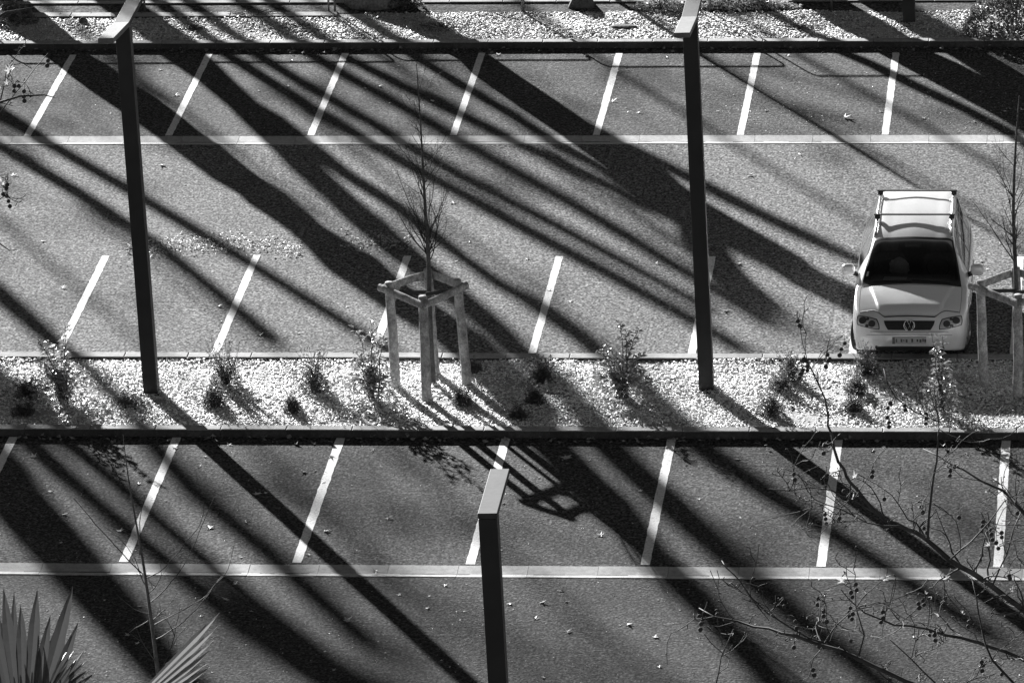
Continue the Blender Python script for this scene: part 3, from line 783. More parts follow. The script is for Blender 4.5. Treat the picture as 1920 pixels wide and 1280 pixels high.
for i, (x, y, rx, ry, lab) in enumerate([(360, 55, .2, .1, 'thin weedy patch on the far chips beside the tall lamp arm'), (565, 52, .45, .2, 'flat weedy patch on the far chips before the thick tree'), (830, 52, .4, .2, 'flat dark weedy patch on the far chips in the thick tree\'s shade'), (480, 28, .5, .15, 'weeds along the back edge of the far bed'), (1500, 55, .35, .15, 'weedy patch on the far chips by the dark post')]):
    leaf_mound('weed_patch', lab, G(x, y, .06), rx * 1.3, ry * 1.6, .05, 420, 80 + i, 'shrub', .035, 'weeds')

def stone(label, foot, rx, ry, rz, seed):
    rd = random.Random(seed); b = MB(); b.ball((0, 0, 0), 1, 12, 8)
    b.v = [(x * rx * (1 + rd.gauss(0, .05)), y * ry * (1 + rd.gauss(0, .05)), max(z, -.3) * rz * (1 + rd.gauss(0, .06))) for x, y, z in b.v]
    o = b.build('stone', M['stone'], None, True); o.location = foot; tag(o, label, 'stone')
stone('round dark stone lying on the far chips near the lamp arm', G(156, 41, .09), .085, .07, .09, 1)
stone('flat dark slab of stone lying in the white chips', G(1170, 50, .09), .26, .12, .035, 2)
def footing():
    o = MB().add([(-.27, -.10, -.05), (.26, -.10, -.05), (.26, .26, -.05), (-.27, .26, -.05), (-.10, -.02, .30), (.09, -.02, .30), (.09, .22, .30), (-.10, .22, .30)],
                 [(0, 1, 5, 4), (1, 2, 6, 5), (2, 3, 7, 6), (3, 0, 4, 7), (4, 5, 6, 7), (3, 2, 1, 0)]).build('stone_footing', M['stone'])
    bv = o.modifiers.new('b', 'BEVEL'); bv.width = .02; bv.segments = 2
    o.location = G(1090, 14, .06); tag(o, 'dark tapered stone block at the back edge of the far bed', 'block')
footing()

# hoop barriers at the back of the far bed
def hoop(label, a, b_, h=.98):
    a = Vector(a); b_ = Vector(b_); root = tag(empty('hoop_barrier', a), label, 'barrier', 'tube hoops at the back of the far bed')
    d = (b_ - a); L = d.length; d.normalize(); r = .10; pts = [Vector((0, 0, -.1))]
    up = Vector((0, 0, 1))
    pts.append(up * (h - r))
    for k in range(1, 6):
        t = math.pi / 2 * k / 5; pts.append(up * (h - r + r * math.sin(t)) + d * (r - r * math.cos(t)))
    pts.append(d * (L * .5) + up * h)
    for k in range(0, 6):
        t = math.pi / 2 * k / 5; pts.append(up * (h - r + r * math.cos(t)) + d * (L - r + r * math.sin(t)))
    pts.append(d * L - up * .1)
    MB().tube(pts, .021, 8).build('tube', M['steel'], root, True)
    for q in (Vector(), d * L):
        MB().tube([q, q + up * .012], [.06, .06], 10).build('base_flange', M['steel'], root)
sh = [((42, 122), (372, 117)), ((392, 119), (742, 115)), ((757, 117), (1108, 110)), ((1122, 117), (1492, 134)), ((1512, 134), (1780, 152))]
labs = ['tube hoop barrier at the far end of the bed', 'tube hoop barrier between the lamp arm and the thick tree', 'tube hoop barrier beginning at the thick tree', 'tube hoop barrier behind the stone slab and leafy cuttings', 'tube hoop barrier by the dark post and ivy']
for (p, q), lab in zip(sh, labs):
    ends = []; hs = []
    for e in (p, q):
        g = G(*e); run = (18.05 - g.y) / math.cos(AZ); hs.append(run * math.tan(EL))
        ends.append(Vector((g.x - math.sin(AZ) * run, 18.05, 0)))
    hoop(lab, ends[0], ends[1], sum(hs) / 2)

# ================================================================== fallen leaves
def plane_leaf(seed):
    rd = random.Random(seed); out = []
    lobes = [(-2.3, .55), (-1.75, .30), (-1.15, .85), (-.62, .42), (0, 1.0), (.62, .42), (1.15, .85), (1.75, .30), (2.3, .55), (3.14, .18)]
    for a, r in lobes:
        r *= rd.uniform(.8, 1.1); out.append((math.sin(a) * r * .5, math.cos(a) * r * .5))
    curl = rd.uniform(.3, 1.0)
    v = [(0, 0, .10)] + [(x, y, .04 + curl * (x * x + y * y) * 1.1 + rd.uniform(-.05, .08)) for x, y in out]
    n = len(out)
    f_ = [(0, 1 + (k + 1) % n, 1 + k) for k in range(n)]
    return MB().add(v, f_).mesh('fallen_leaf')
LEAF = [plane_leaf(k) for k in range(9)]
spots = [(1585, 222, .24), (1404, 330, .2), (850, 381, .16), (711, 162, .14), (812, 190, .12), (1150, 191, .16), (1650, 210, .14), (1733, 223, .14), (1498, 290, .12), (1435, 208, .12),
         (620, 855, .15), (570, 885, .16), (483, 926, .2), (605, 905, .1), (650, 575, .08), (728, 972, .17), (395, 990, .17), (461, 978, .16), (610, 996, .14), (225, 996, .16), (119, 965, .11), (650, 1165, .18), (425, 1124, .15),
         (1060, 858, .22), (1010, 895, .08), (1381, 861, .14), (1637, 845, .14), (1128, 1004, .16), (1052, 1108, .12), (1015, 1130, .12), (1064, 1185, .15), (1004, 1160, .15), (1177, 1170, .14), (955, 1132, .12), (835, 1098, .11), (705, 1072, .16), (667, 1034, .11),
         (64, 856, .14), (225, 500, .1), (118, 540, .14), (410, 575, .14), (490, 628, .16), (560, 625, .1), (1070, 566, .1), (990, 487, .12), (855, 490, .1), (1255, 580, .1), (1360, 583, .14), (1490, 588, .13), (1490, 490, .1), (1345, 210, .1), (1100, 105, .16), (935, 104, .16), (1250, 108, .12), (595, 105, .1),
         (25, 330, .16), (80, 452, .12), (305, 310, .16), (330, 180, .16), (540, 162, .12), (300, 132, .12), (1030, 545, .12), (880, 455, .09), (1230, 495, .12), (1385, 495, .14), (1840, 490, .12), (1850, 505, .1), (1010, 880, .12), (700, 845, .1), (800, 835, .1), (430, 835, .14), (330, 840, .14), (590, 833, .1), (1390, 640, .1), (1250, 610, .1), (750, 1115, .1), (800, 1140, .1), (1230, 1195, .14), (1200, 920, .1), (260, 908, .12), (540, 1060, .12), (240, 1190, .1)]
rd = random.Random(5)
for k in range(90):
    spots.append((rd.uniform(0, 1920), rd.choice([rd.uniform(105, 250), rd.uniform(280, 650), rd.uniform(835, 1050), rd.uniform(1090, 1280)]), rd.uniform(.05, .11)))
for i, (x, y, s) in enumerate(spots):
    g = G(x, y, 0)
    if 5.2 < g.x < 7.3 and -1.5 < g.y < 3.3: continue
    z = .102 if RK0 < g.y < RK1 else (.13 if MBY < g.y < RK0 else .002)
    o = link('fallen_leaf', LEAF[i % 9], M['dry_leaf']); o.location = (g.x, g.y, z)
    s *= 1.25; o.scale = (s, s, s * rd.uniform(.5, .9)); o.rotation_euler = (rd.gauss(0, .12), rd.gauss(0, .12), rd.uniform(0, 6.28))
    tag(o, 'curled dry plane leaf lying on the pavement', 'leaf', 'fallen leaves on the pavement')
# drifts of broken leaf nobody could count
def litter(label, fn, n, smin, smax, seed, mat='dry_leaf'):
    rd = random.Random(seed); b = MB()
    for k in range(n):
        g = fn(rd); s = rd.uniform(smin, smax); a = rd.uniform(0, 6.28)
        d = Vector((math.cos(a), math.sin(a), rd.gauss(0, .25))); leaf_quad(b, g, d, Vector((rd.gauss(0, .4), rd.gauss(0, .4), 1)), s, s * rd.uniform(.4, .9), rd.uniform(-.3, .4))
    o = b.build('leaf_litter', M[mat]); tag(o, label, 'leaf litter', kind='stuff')
def drift(rd):
    u = rd.random(); x = 235 + 330 * u; y = 468 + rd.gauss(0, 9) - 14 * math.sin(u * 3.1)
    g = G(x, y, .006 + rd.random() * .03); return g
litter('drift of broken dry leaves across the lane behind the tall post', drift, 1500, .018, .06, 1)
def drift2(rd): return G(640 + 130 * rd.random(), 452 + rd.gauss(0, 9), .006 + rd.random() * .02)
litter('drift of broken dry leaves in the shade behind the young tree', drift2, 260, .025, .08, 2)
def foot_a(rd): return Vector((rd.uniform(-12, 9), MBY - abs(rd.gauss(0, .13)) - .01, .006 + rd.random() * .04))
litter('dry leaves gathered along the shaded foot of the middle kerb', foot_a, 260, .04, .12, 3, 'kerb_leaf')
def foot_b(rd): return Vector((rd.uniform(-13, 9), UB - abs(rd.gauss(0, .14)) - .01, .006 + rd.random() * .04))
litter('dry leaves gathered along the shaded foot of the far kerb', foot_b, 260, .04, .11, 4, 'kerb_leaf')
def crumbs(rd):
    return G(rd.uniform(-20, 1940), rd.choice([rd.uniform(103, 252), rd.uniform(275, 655), rd.uniform(832, 1052), rd.uniform(1085, 1290)]), .005)
litter('crumbs of dry leaf and grit scattered over the pavement', crumbs, 2600, .012, .035, 6)
def crumbs2(rd): return G(rd.uniform(1300, 1900), 105 + 150 * rd.random() ** .5, .005)
litter('crumbs of dry leaf scattered over the far bays', crumbs2, 700, .015, .04, 7)

def bed_a(rd): return Vector((rd.uniform(-9.5, 9.5), MBY + .2 + (RK0 - MBY - .2) * rd.random(), .085 + rd.random() * .03))
litter('dark scraps of leaf and bark among the pale chips of the middle bed', bed_a, 1500, .02, .07, 8, 'shrub')
def bed_b(rd): return Vector((rd.uniform(-12.5, 9.5), UB + .2 + (17.8 - UB) * rd.random(), .085 + rd.random() * .03))
litter('dark scraps of leaf among the white chips of the far bed', bed_b, 1100, .02, .08, 9, 'shrub')
def spill(rd): return Vector((rd.uniform(-9.5, 9.5), MBY + .19 - abs(rd.gauss(0, .05)), .127))
litter('chips spilled over the front kerb of the middle bed', spill, 160, .015, .04, 10, 'chips')

# ================================================================== the parked car (compact people carrier), nose towards the bed
def pchip(xs, ys, x):
    xs = np.array(xs, float); ys = np.array(ys, float); h = np.diff(xs); d = np.diff(ys) / h; m = np.zeros(len(xs))
    for i in range(1, len(xs) - 1):
        if d[i - 1] * d[i] > 0:
            w1 = 2 * h[i] + h[i - 1]; w2 = h[i] + 2 * h[i - 1]; m[i] = (w1 + w2) / (w1 / d[i - 1] + w2 / d[i])
    m[0] = d[0]; m[-1] = d[-1]
    i = int(np.clip(np.searchsorted(xs, x) - 1, 0, len(xs) - 2)); t = (x - xs[i]) / h[i]
    return ((2 * t**3 - 3 * t**2 + 1) * ys[i] + (t**3 - 2 * t**2 + t) * h[i] * m[i] + (-2 * t**3 + 3 * t**2) * ys[i + 1] + (t**3 - t**2) * h[i] * m[i + 1])
ST = [-.045, 0, .05, .12, .22, .42, .72, .96, 1.05, 1.50, 1.95, 2.4, 3.0, 3.6, 4.0, 4.2, 4.32, 4.39]
TB = dict(
 zb=[.41, .35, .30, .27, .23, .18, .18, .18, .18, .18, .18, .18, .18, .18, .20, .24, .30, .36],
 wb=[.30, .46, .60, .68, .74, .78, .78, .78, .78, .78, .78, .78, .78, .78, .76, .70, .62, .50],
 ws=[.36, .53, .68, .76, .81, .85, .865, .865, .865, .865, .865, .865, .865, .86, .84, .80, .74, .60],
 zs=[.44, .40, .36, .33, .30, .28, .28, .28, .28, .28, .28, .28, .28, .28, .30, .33, .38, .42],
 wm=[.40, .59, .735, .805, .848, .882, .897, .897, .897, .897, .897, .897, .897, .892, .87, .84, .77, .64],
 zm=[.49, .50, .51, .51, .51, .51, .53, .55, .56, .58, .60, .60, .60, .60, .60, .58, .56, .55],
 wk=[.39, .575, .715, .785, .83, .862, .877, .875, .873, .872, .870, .868, .864, .855, .83, .79, .74, .60],
 zk=[.54, .60, .645, .695, .755, .83, .89, .92, .93, .955, .975, .995, 1.005, 1.005, .985, .95, .85, .70],
 wt=[.36, .54, .665, .725, .757, .772, .778, .776, .77, .70, .622, .60, .60, .595, .59, .585, .62, .50],
 zt=[.565, .63, .70, .76, .825, .885, .94, .965, .985, 1.225, 1.435, 1.515, 1.545, 1.54, 1.52, 1.45, 1.05, .75],
 zc=[.575, .65, .74, .82, .885, .94, .99, 1.02, 1.035, 1.285, 1.495, 1.585, 1.615, 1.61, 1.59, 1.53, 1.1, .78])
def prof(v):
    q = {k: float(pchip(ST, a, v)) for k, a in TB.items()}
    z6 = q['zt'] + (q['zc'] - q['zt']) * .76
    return [(0, q['zb']), (q['wb'], q['zb']), (q['ws'], q['zs']), (q['wm'], q['zm']), (q['wk'], q['zk']), (q['wt'], q['zt']), (q['wt'] * .54, z6), (0, q['zc'])]
_pc = {}
def S(u, v, side=1):
    k = round(v, 4)
    if k not in _pc: _pc[k] = [Vector((a, b)) for a, b in prof(v)]
    P = _pc[k]; u = float(u); v = float(v); i = min(6, int(u)); t = u - i
    p1, p2 = P[i], P[i + 1]
    p0 = P[i - 1] if i > 0 else Vector((-P[1].x, P[1].y)); p3 = P[i + 2] if i < 6 else Vector((-P[6].x, P[6].y))
    # tightened tangents keep the shoulder and roof edges crisp
    m1 = (p2 - p0) * .32; m2 = (p3 - p1) * .32
    c = (2 * t**3 - 3 * t**2 + 1) * p1 + (t**3 - 2 * t**2 + t) * m1 + (-2 * t**3 + 3 * t**2) * p2 + (t**3 - t**2) * m2
    return Vector((c.x * side, v, c.y))
def N(u, v, side=1):
    e = 1e-3; uu = min(max(u, .01), 6.99)
    du = S(uu + e, v, side) - S(uu - e, v, side); dv = S(uu, min(v + .01, 4.38), side) - S(uu, max(v - .01, -.04), side)
    n = dv.cross(du) * side
    n = n.normalized() if n.length > 1e-9 else Vector((0, 0, 1))
    ref = S(uu, v, side) - Vector((0, v, .75))
    return n if n.dot(ref) > 0 or abs(n.y) > .8 else -n
def brk(*pts):
    out = []
    for a, b, n in pts: out += [float(q) for q in np.linspace(a, b, n, endpoint=False)]
    return out
WS0, WS1, WU = 1.065, 1.925, 5.07                # windscreen opening
VV = brk((-.045, .24, 26), (.24, WS0, 52), (WS0, WS1, 22), (WS1, 3.1, 30), (3.1, 4.0, 40), (4.0, 4.39, 14)) + [4.39]
UU = brk((0, 2, 6), (2, 5, 27), (5, WU, 2), (WU, 7, 14)) + [7.0]
car = tag(empty('parked_car', (6.285, -1.235, 0)), 'silver people carrier with roof bars parked nose up to the planting bed', 'car')
CW = {}
def car_body():
    nu = len(UU); vv = []; ff = []
    cols = [(u, 1) for u in UU] + [(u, -1) for u in UU[-2:0:-1]]
    nc = len(cols)
    for v in VV:
        for u, s in cols: vv.append(S(u, v, s))
    hubs = [(.90, .31), (3.58, .31)]
    RAr = .355
    for i, p in enumerate(vv):                   # snap vertices to the wheel arches
        for hy, hz in hubs:
            d = math.hypot(p.y - hy, p.z - hz)
            if abs(p.x) > .55 and p.z < .75 and abs(d - RAr) < .028:
                k = RAr / d; p.y = hy + (p.y - hy) * k; p.z = hz + (p.z - hz) * k
    for i in range(len(VV) - 1):
        for j in range(nc):
            j2 = (j + 1) % nc
            u = (cols[j][0] + cols[j2][0]) / 2; v = (VV[i] + VV[i + 1]) / 2
            if WS0 < v < WS1 and u > WU: continue
            idx = (i * nc + j, i * nc + j2, (i + 1) * nc + j2, (i + 1) * nc + j)
            c = sum((vv[k] for k in idx), Vector()) / 4
            if abs(c.x) > .60 and any(math.hypot(c.y - hy, c.z - hz) < RAr - .004 for hy, hz in hubs): continue
            ff.append(idx)
    ff.append(tuple(range(nc - 1, -1, -1))); ff.append(tuple((len(VV) - 1) * nc + j for j in range(nc)))
    b = MB().add(vv, ff)
    CW['bvh'] = BVHTree.FromPolygons([Vector(p) for p in b.v], b.f)
    o = b.build('body', M['car'], car, True)
    return o
body = car_body()
def patch(name, us, vs_, mat, off, parent=car, both=False, side=1, offf=None, smooth=True, skirt=0.0, vmap=None):
    """a panel laid on the body surface"""
    cols = [(u, side) for u in us]
    if both: cols = [(u, 1) for u in us] + [(u, -1) for u in us[-2::-1]]
    vv = []; ff = []; nc = len(cols)
    for v in vs_:
        for u, s in cols:
            v_ = vmap(u, v) if vmap else v
            o_ = off if offf is None else offf(u, v_, s)
            vv.append(S(u, v_, s) + N(u, v_, s) * o_)
    for i in range(len(vs_) - 1):
        for j in range(nc - 1): ff.append((i * nc + j, i * nc + j + 1, (i + 1) * nc + j + 1, (i + 1) * nc + j))
    if skirt:
        ring = [j for j in range(nc)] + [i * nc + nc - 1 for i in range(1, len(vs_))] + [(len(vs_) - 1) * nc + j for j in range(nc - 2, -1, -1)] + [i * nc for i in range(len(vs_) - 2, 0, -1)]
        base = len(vv)
        for r_ in ring:
            i, j = divmod(r_, nc); u, s = cols[j]; v_ = vmap(u, vs_[i]) if vmap else vs_[i]; vv.append(S(u, v_, s) - N(u, v_, s) * skirt)
        for k in range(len(ring)):
            k2 = (k + 1) % len(ring); ff.append((ring[k], ring[k2], base + k2, base + k))
    return MB().add(vv, ff).build(name, M[mat], parent, smooth)
L_ = lambda a, b, n: [float(q) for q in np.linspace(a, b, n)]
# windscreen with its black border
patch('windscreen', L_(WU - .02, 7, 14), L_(WS0 - .005, WS1 + .005, 14), 'glass', .004, both=True)
seal = patch('windscreen_seal', L_(WU - .075, WU + .055, 3), L_(WS0 - .03, WS1 + .02, 16), 'black', .006)
patch('windscreen_seal', L_(WU - .075, WU + .055, 3), L_(WS0 - .03, WS1 + .02, 16), 'black', .006, side=-1)
patch('windscreen_seal', L_(WU - .07, 7, 16), L_(WS0 - .03, WS0 + .07, 5), 'black', .0068, both=True)
patch('windscreen_seal', L_(WU - .07, 7, 16), L_(WS1 - .025, WS1 + .022, 4), 'black', .0068, both=True)
# bonnet: a raised panel with two creases running back from the lamps
def bon(u, v, s):
    p = S(u, v, s); xc = .50 + .17 * (v - .24) / .78
    k = (xc - abs(p.x)) / .05; k = max(0, min(1, k)); k = k * k * (3 - 2 * k)
    fade = min(1, max(0, (v - .16) / .2)) * min(1, max(0, (1.035 - v) / .08))
    return .004 + .020 * k * fade
def nose(u, v):                                   # the bonnet dips to the grille between the lamps
    k = max(0, min(1, (u - 5.55) / .5)); k = k * k * (3 - 2 * k); v0 = .255 - .125 * k
    return v0 + (v - .236) / (1.018 - .236) * (1.018 - v0)
patch('bonnet_seam', L_(4.93, 7, 40), L_(.222, 1.028, 30), 'black', .0015, both=True, vmap=nose)
patch('bonnet', L_(4.97, 7, 40), L_(.236, 1.018, 40), 'car', .004, both=True, offf=bon, skirt=.004, vmap=nose)
# side windows
for sd in (1, -1):
    for a, b_ in ((1.72, 2.42), (2.50, 3.28), (3.36, 3.95)):
        ta = .0 if a > 2 else .26
        vs_ = L_(a, b_, 10)
        o = patch('side_window', L_(4.12, 4.86, 9), vs_, 'side_glass', .004, side=sd)
    patch('window_trim', L_(4.04, 4.11, 3), L_(1.45, 4.0, 30), 'black', .005, side=sd)
    patch('door_seam', L_(2.6, 4.05, 14), L_(1.36, 1.374, 2), 'black', .002, side=sd)
    patch('door_seam', L_(2.6, 4.9, 20), L_(2.455, 2.468, 2), 'black', .002, side=sd)
    patch('side_moulding', L_(3.05, 3.28, 3), L_(1.30, 3.25, 24), 'car', .014, side=sd, skirt=.002)
# front features projected on to the nose
BV = CW['bvh']; FD = Vector((0, 1, -.28)).normalized()
def front_hit(x, z):
    o = Vector((x, -1.0, z + 1.0 * .28))
    h, n, i, d = BV.ray_cast(o, FD)
    if h is None: return None
    if n.dot(FD) > 0: n = -n
    return h, n
def front_patch(name, quad, nu, nv, mat, off, parent=car, smooth=True, mirror=False, dome=0.0, rnd=0.0):
    (a, b_, c, d) = [Vector(q) for q in quad]; vv = []; ff = []
    for j in range(nv + 1):
        for i in range(nu + 1):
            u = i / nu; v = j / nv
            if rnd:                               # round the corners of the outline
                x = 2 * u - 1; y = 2 * v - 1
                u = .5 + .5 * x * math.sqrt(1 - rnd * y * y / 2); v = .5 + .5 * y * math.sqrt(1 - rnd * x * x / 2)
            p = a.lerp(b_, u).lerp(d.lerp(c, u), v)
            h = front_hit(-p.x if mirror else p.x, p.y)
            if h is None: h = front_hit((-p.x if mirror else p.x) * .97, p.y)
            if h is None: h = (Vector((p.x, 0, p.y)), Vector((0, -1, 0)))
            k = (1 - (2 * u - 1) ** 2) * (1 - (2 * v - 1) ** 2)
            vv.append(h[0] + h[1] * (off + dome * k))
    n = nu + 1
    for j in range(nv):
        for i in range(nu): ff.append((j * n + i, j * n + i + 1, (j + 1) * n + i + 1, (j + 1) * n + i))
    return MB().add(vv, ff).build(name, M[mat], parent, smooth)
for mir in (False, True):
    q = [(.455, .645), (.80, .715), (.795, .862), (.50, .80)]
    hl = front_patch('headlight', q, 14, 9, 'lens', .006, mirror=mir, dome=.012, rnd=.35)
    front_patch('headlight_seam', [(.440, .630), (.815, .705), (.810, .874), (.485, .815)], 14, 9, 'black', .0025, parent=hl, mirror=mir, rnd=.35)
    for (x, z, r) in ((.715, .78, .062), (.575, .73, .056), (.64, .80, .026), (.65, .698, .028)):
        h = front_hit(-x if mir else x, z)
        if h:
            b = MB(); n = h[1]; a = n.orthogonal().normalized(); c = n.cross(a); k = 16
            ring = lambda rr, oo: [h[0] + n * oo + (a * math.cos(2 * math.pi * i / k) + c * math.sin(2 * math.pi * i / k)) * rr for i in range(k)]
            vv = ring(r, .0185) + ring(r * .82, .0225) + ring(r * .3, .0185) + [h[0] + n * .018]
            ff = []
            for t in range(2):
                for i in range(k): ff.append((t * k + i, t * k + (i + 1) % k, (t + 1) * k + (i + 1) % k, (t + 1) * k + i))
            for i in range(k): ff.append((2 * k + i, 2 * k + (i + 1) % k, 3 * k))
            b.add(vv, ff).build('lamp', M['lamp_dark'], hl, True)
gr = front_patch('grille', [(-.335, .635), (.335, .635), (.405, .785), (-.405, .785)], 24, 10, 'black', .006, rnd=.12)
for z in (.672, .708, .744):
    front_patch('slat', [(-.345, z - .006), (.345, z - .006), (.345, z + .006), (-.345, z + .006)], 20, 2, 'tyre', .012, parent=gr)
front_patch('bumper_seam', [(-.60, .608), (.60, .608), (.60, .616), (-.60, .616)], 40, 1, 'black', .003)
front_patch('bumper_seam', [(-.66, .555), (.66, .555), (.66, .561), (-.66, .561)], 40, 1, 'lamp_dark', .0025)
front_patch('lower_intake', [(-.50, .29), (.50, .29), (.54, .375), (-.54, .375)], 24, 5, 'black', .004, rnd=.1)
def emblem():
    h, n = front_hit(0, .712); n = (n + Vector((0, -.6, 0))).normalized(); right = Vector((1, 0, 0)); up = right.cross(-n).normalized()
    if up.z < 0: up = -up
    r = .082; c = h + n * .032
    P = lambda x, y: c + right * x * r + up * y * r
    b = MB(); k = 28; pts = [P(math.cos(2 * math.pi * i / k), math.sin(2 * math.pi * i / k)) for i in range(k + 1)]
    b.tube(pts, .0075, 6, cap=False)
    for ln in ([(-.36, .90), (0, .10), (.36, .90)], [(-.88, .40), (-.43, -.86), (0, -.02), (.43, -.86), (.88, .40)]):
        b.tube([P(*q) for q in ln], .0065, 6)
    b.build('emblem', M['chrome'], car, True)
emblem()
def plate():
    b = MB(); b.box(-.26, .26, -.075, -.043, .435, .545, .0); p = b.build('number_plate', M['plate'], car)
    b = MB(); b.box(-.262, -.222, -.0765, -.0751, .437, .543); b.build('plate_band', M['lamp_dark'], p)
    rdp = random.Random(4); b = MB()
    x = -.205
    while x < .235:                               # unreadable blurred characters
        wq = rdp.uniform(.018, .034)
        if rdp.random() < .72: b.box(x, x + wq, -.0764, -.0751, .455 + rdp.uniform(0, .02), .525 - rdp.uniform(0, .02))
        x += wq + rdp.uniform(.008, .02)
    b.build('plate_marks', M['lamp_dark'], p)
plate()
# wheels
def wheel(x, y, steer):
    s = 1 if x > 0 else -1
    rt = empty('wheel', (x, y, .31), R(steer)); rt.parent = car
    n = 36; prof_ = [(-.10, .21), (-.10, .27), (-.088, .30), (-.06, .312), (.06, .312), (.088, .30), (.10, .27), (.10, .21)]
    vv = []; ff = []
    for i in range(n):
        a = 2 * math.pi * i / n
        for px_, r in prof_: vv.append((px_, math.cos(a) * r, math.sin(a) * r))
    m = len(prof_)
    for i in range(n):
        for j in range(m - 1): ff.append((i * m + j, ((i + 1) % n) * m + j, ((i + 1) % n) * m + j + 1, i * m + j + 1))
    MB().add(vv, ff).build('tyre', M['tyre'], rt, True)
    b = MB(); xo = s * .075
    b.tube([(xo, 0, 0), (xo + s * .02, 0, 0)], [.05, .045], 14)
    for k in range(5):
        a = 2 * math.pi * k / 5; d = Vector((0, math.cos(a), math.sin(a))); t = Vector((0, -math.sin(a), math.cos(a)))
        p0 = Vector((xo + s * .012, 0, 0)) + d * .04; p1 = Vector((xo, 0, 0)) + d * .20; e = Vector((s * .02, 0, 0))
        b.add([p0 - t * .03 + e, p0 + t * .03 + e, p1 + t * .045 + e, p1 - t * .045 + e, p0 - t * .03 - e, p0 + t * .03 - e, p1 + t * .045 - e, p1 - t * .045 - e],
              [(0, 1, 2, 3), (7, 6, 5, 4), (0, 4, 5, 1), (1, 5, 6, 2), (2, 6, 7, 3), (3, 7, 4, 0)])
    k = 30
    for i in range(k):
        a0 = 2 * math.pi * i / k; a1 = 2 * math.pi * (i + 1) / k
        q = lambda a, r, xx: (xx, math.cos(a) * r, math.sin(a) * r)
        b.add([q(a0, .19, xo - s * .02), q(a1, .19, xo - s * .02), q(a1, .212, xo + s * .018), q(a0, .212, xo + s * .018)], [(0, 1, 2, 3)])
    b.build('rim', M['rim'], rt)
    b = MB(); b.tube([(xo - s * .06, 0, 0), (xo - s * .04, 0, 0)], [.20, .20], 24); b.build('brake_disc', M['black'], rt)
wheel(.775, .90, -14); wheel(-.775, .90, -14); wheel(.775, 3.58, 0); wheel(-.775, 3.58, 0)
def arches():
    for y in (.90, 3.58):
        for s in (1, -1):
            n = 18; vv = []; ff = []
            for i in range(n + 1):
                a = math.pi * i / n
                for xx in (.52, .872): vv.append((s * xx, y + math.cos(a) * .356, .31 - .1 * (1 - math.sin(a)) * 0 + math.sin(a) * .356))
            for i in range(n): ff.append((2 * i, 2 * i + 1, 2 * i + 3, 2 * i + 2))
            vv2 = [vv[2 * i] for i in range(n + 1)]; base = len(vv); vv += [Vector(q) for q in vv2]
            ff.append(tuple(base + i for i in range(n + 1)))
            MB().add(vv, ff).build('wheel_arch', M['black'], car)
arches()
# door mirrors
for s in (1, -1):
    b = MB(); b.ball((0, 0, 0), 1, 16, 10)
    def sq(t, p): return math.copysign(abs(t) ** p, t)
    b.v = [(sq(x, .7) * .105, sq(y, .75) * .075, sq(z, .7) * .092) for x, y, z in b.v]
    o = b.build('door_mirror', M['car'], car, True); o.location = (s * 1.005, 1.60, 1.075); o.rotation_euler = (0, 0, s * -.15)
    MB().tube([(s * -.07, 0, -.05), (s * -.15, .02, -.10)], [.035, .04], 10).build('mirror_foot', M['black'], o, True)
    b = MB(); b.box(-.085, .085, .072, .078, -.055, .055); b.build('mirror_glass', M['chrome'], o)
# roof rails and load bars
for s in (1, -1):
    pts = [S(4.99, v, s) for v in L_(2.02, 3.98, 24)]; pts = [p + Vector((-s * .018, 0, .012 + .042 * min(1, k / 2, (23 - k) / 2))) for k, p in enumerate(pts)]
    MB().tube(pts, .02, 8).build('roof_rail', M['chrome'], car, True)
for y in (2.56, 3.74):
    zt = max(S(7, y).z, S(4.99, y).z) + .055
    b = MB(); b.box(-.635, .635, y - .02, y + .02, zt, zt + .018); cb = b.build('load_bar', M['black'], car)
    for s in (1, -1):
        b = MB(); x = s * .582; b.box(x - .042, x + .042, y - .035, y + .035, zt - .06, zt + .004); ft = b.build('bar_foot', M['black'], cb)
        bv = ft.modifiers.new('b', 'BEVEL'); bv.width = .015; bv.segments = 2
patch('roof_gutter', L_(5.02, 5.06, 2), L_(1.98, 4.0, 24), 'black', .0015)
patch('roof_gutter', L_(5.02, 5.06, 2), L_(1.98, 4.0, 24), 'black', .0015, side=-1)
# interior seen through the windscreen
b = MB(); b.box(-.66, .66, 1.12, 1.70, .75, .985, .06); b.build('dashboard', M['interior'], car)
for s in (1, -1):
    b = MB(); b.box(s * .38 - .25, s * .38 + .25, 2.25, 2.40, .45, 1.12, .08); st = b.build('front_seat', M['interior'], car)
    b = MB(); b.box(s * .38 - .13, s * .38 + .13, 2.30, 2.39, 1.15, 1.33, .05); b.build('headrest', M['interior'], st)
k = 20; b = MB(); b.tube([(.38 + math.cos(2 * math.pi * i / k) * .18, 1.92 - math.sin(2 * math.pi * i / k) * .06, 1.0 + math.sin(2 * math.pi * i / k) * .17) for i in range(k + 1)], .014, 6, cap=False)
b.build('steering_wheel', M['black'], car, True)
b = MB(); b.box(-.12, .12, 1.84, 1.86, 1.36, 1.42); b.build('inside_mirror', M['lamp_dark'], car)
b = MB(); b.box(-.78, .78, 1.2, 4.1, .30, .34); b.build('floor_pan', M['black'], car)
b = MB(); b.box(-.60, .60, 3.4, 3.5, .5, 1.05); b.build('rear_seat', M['interior'], car)
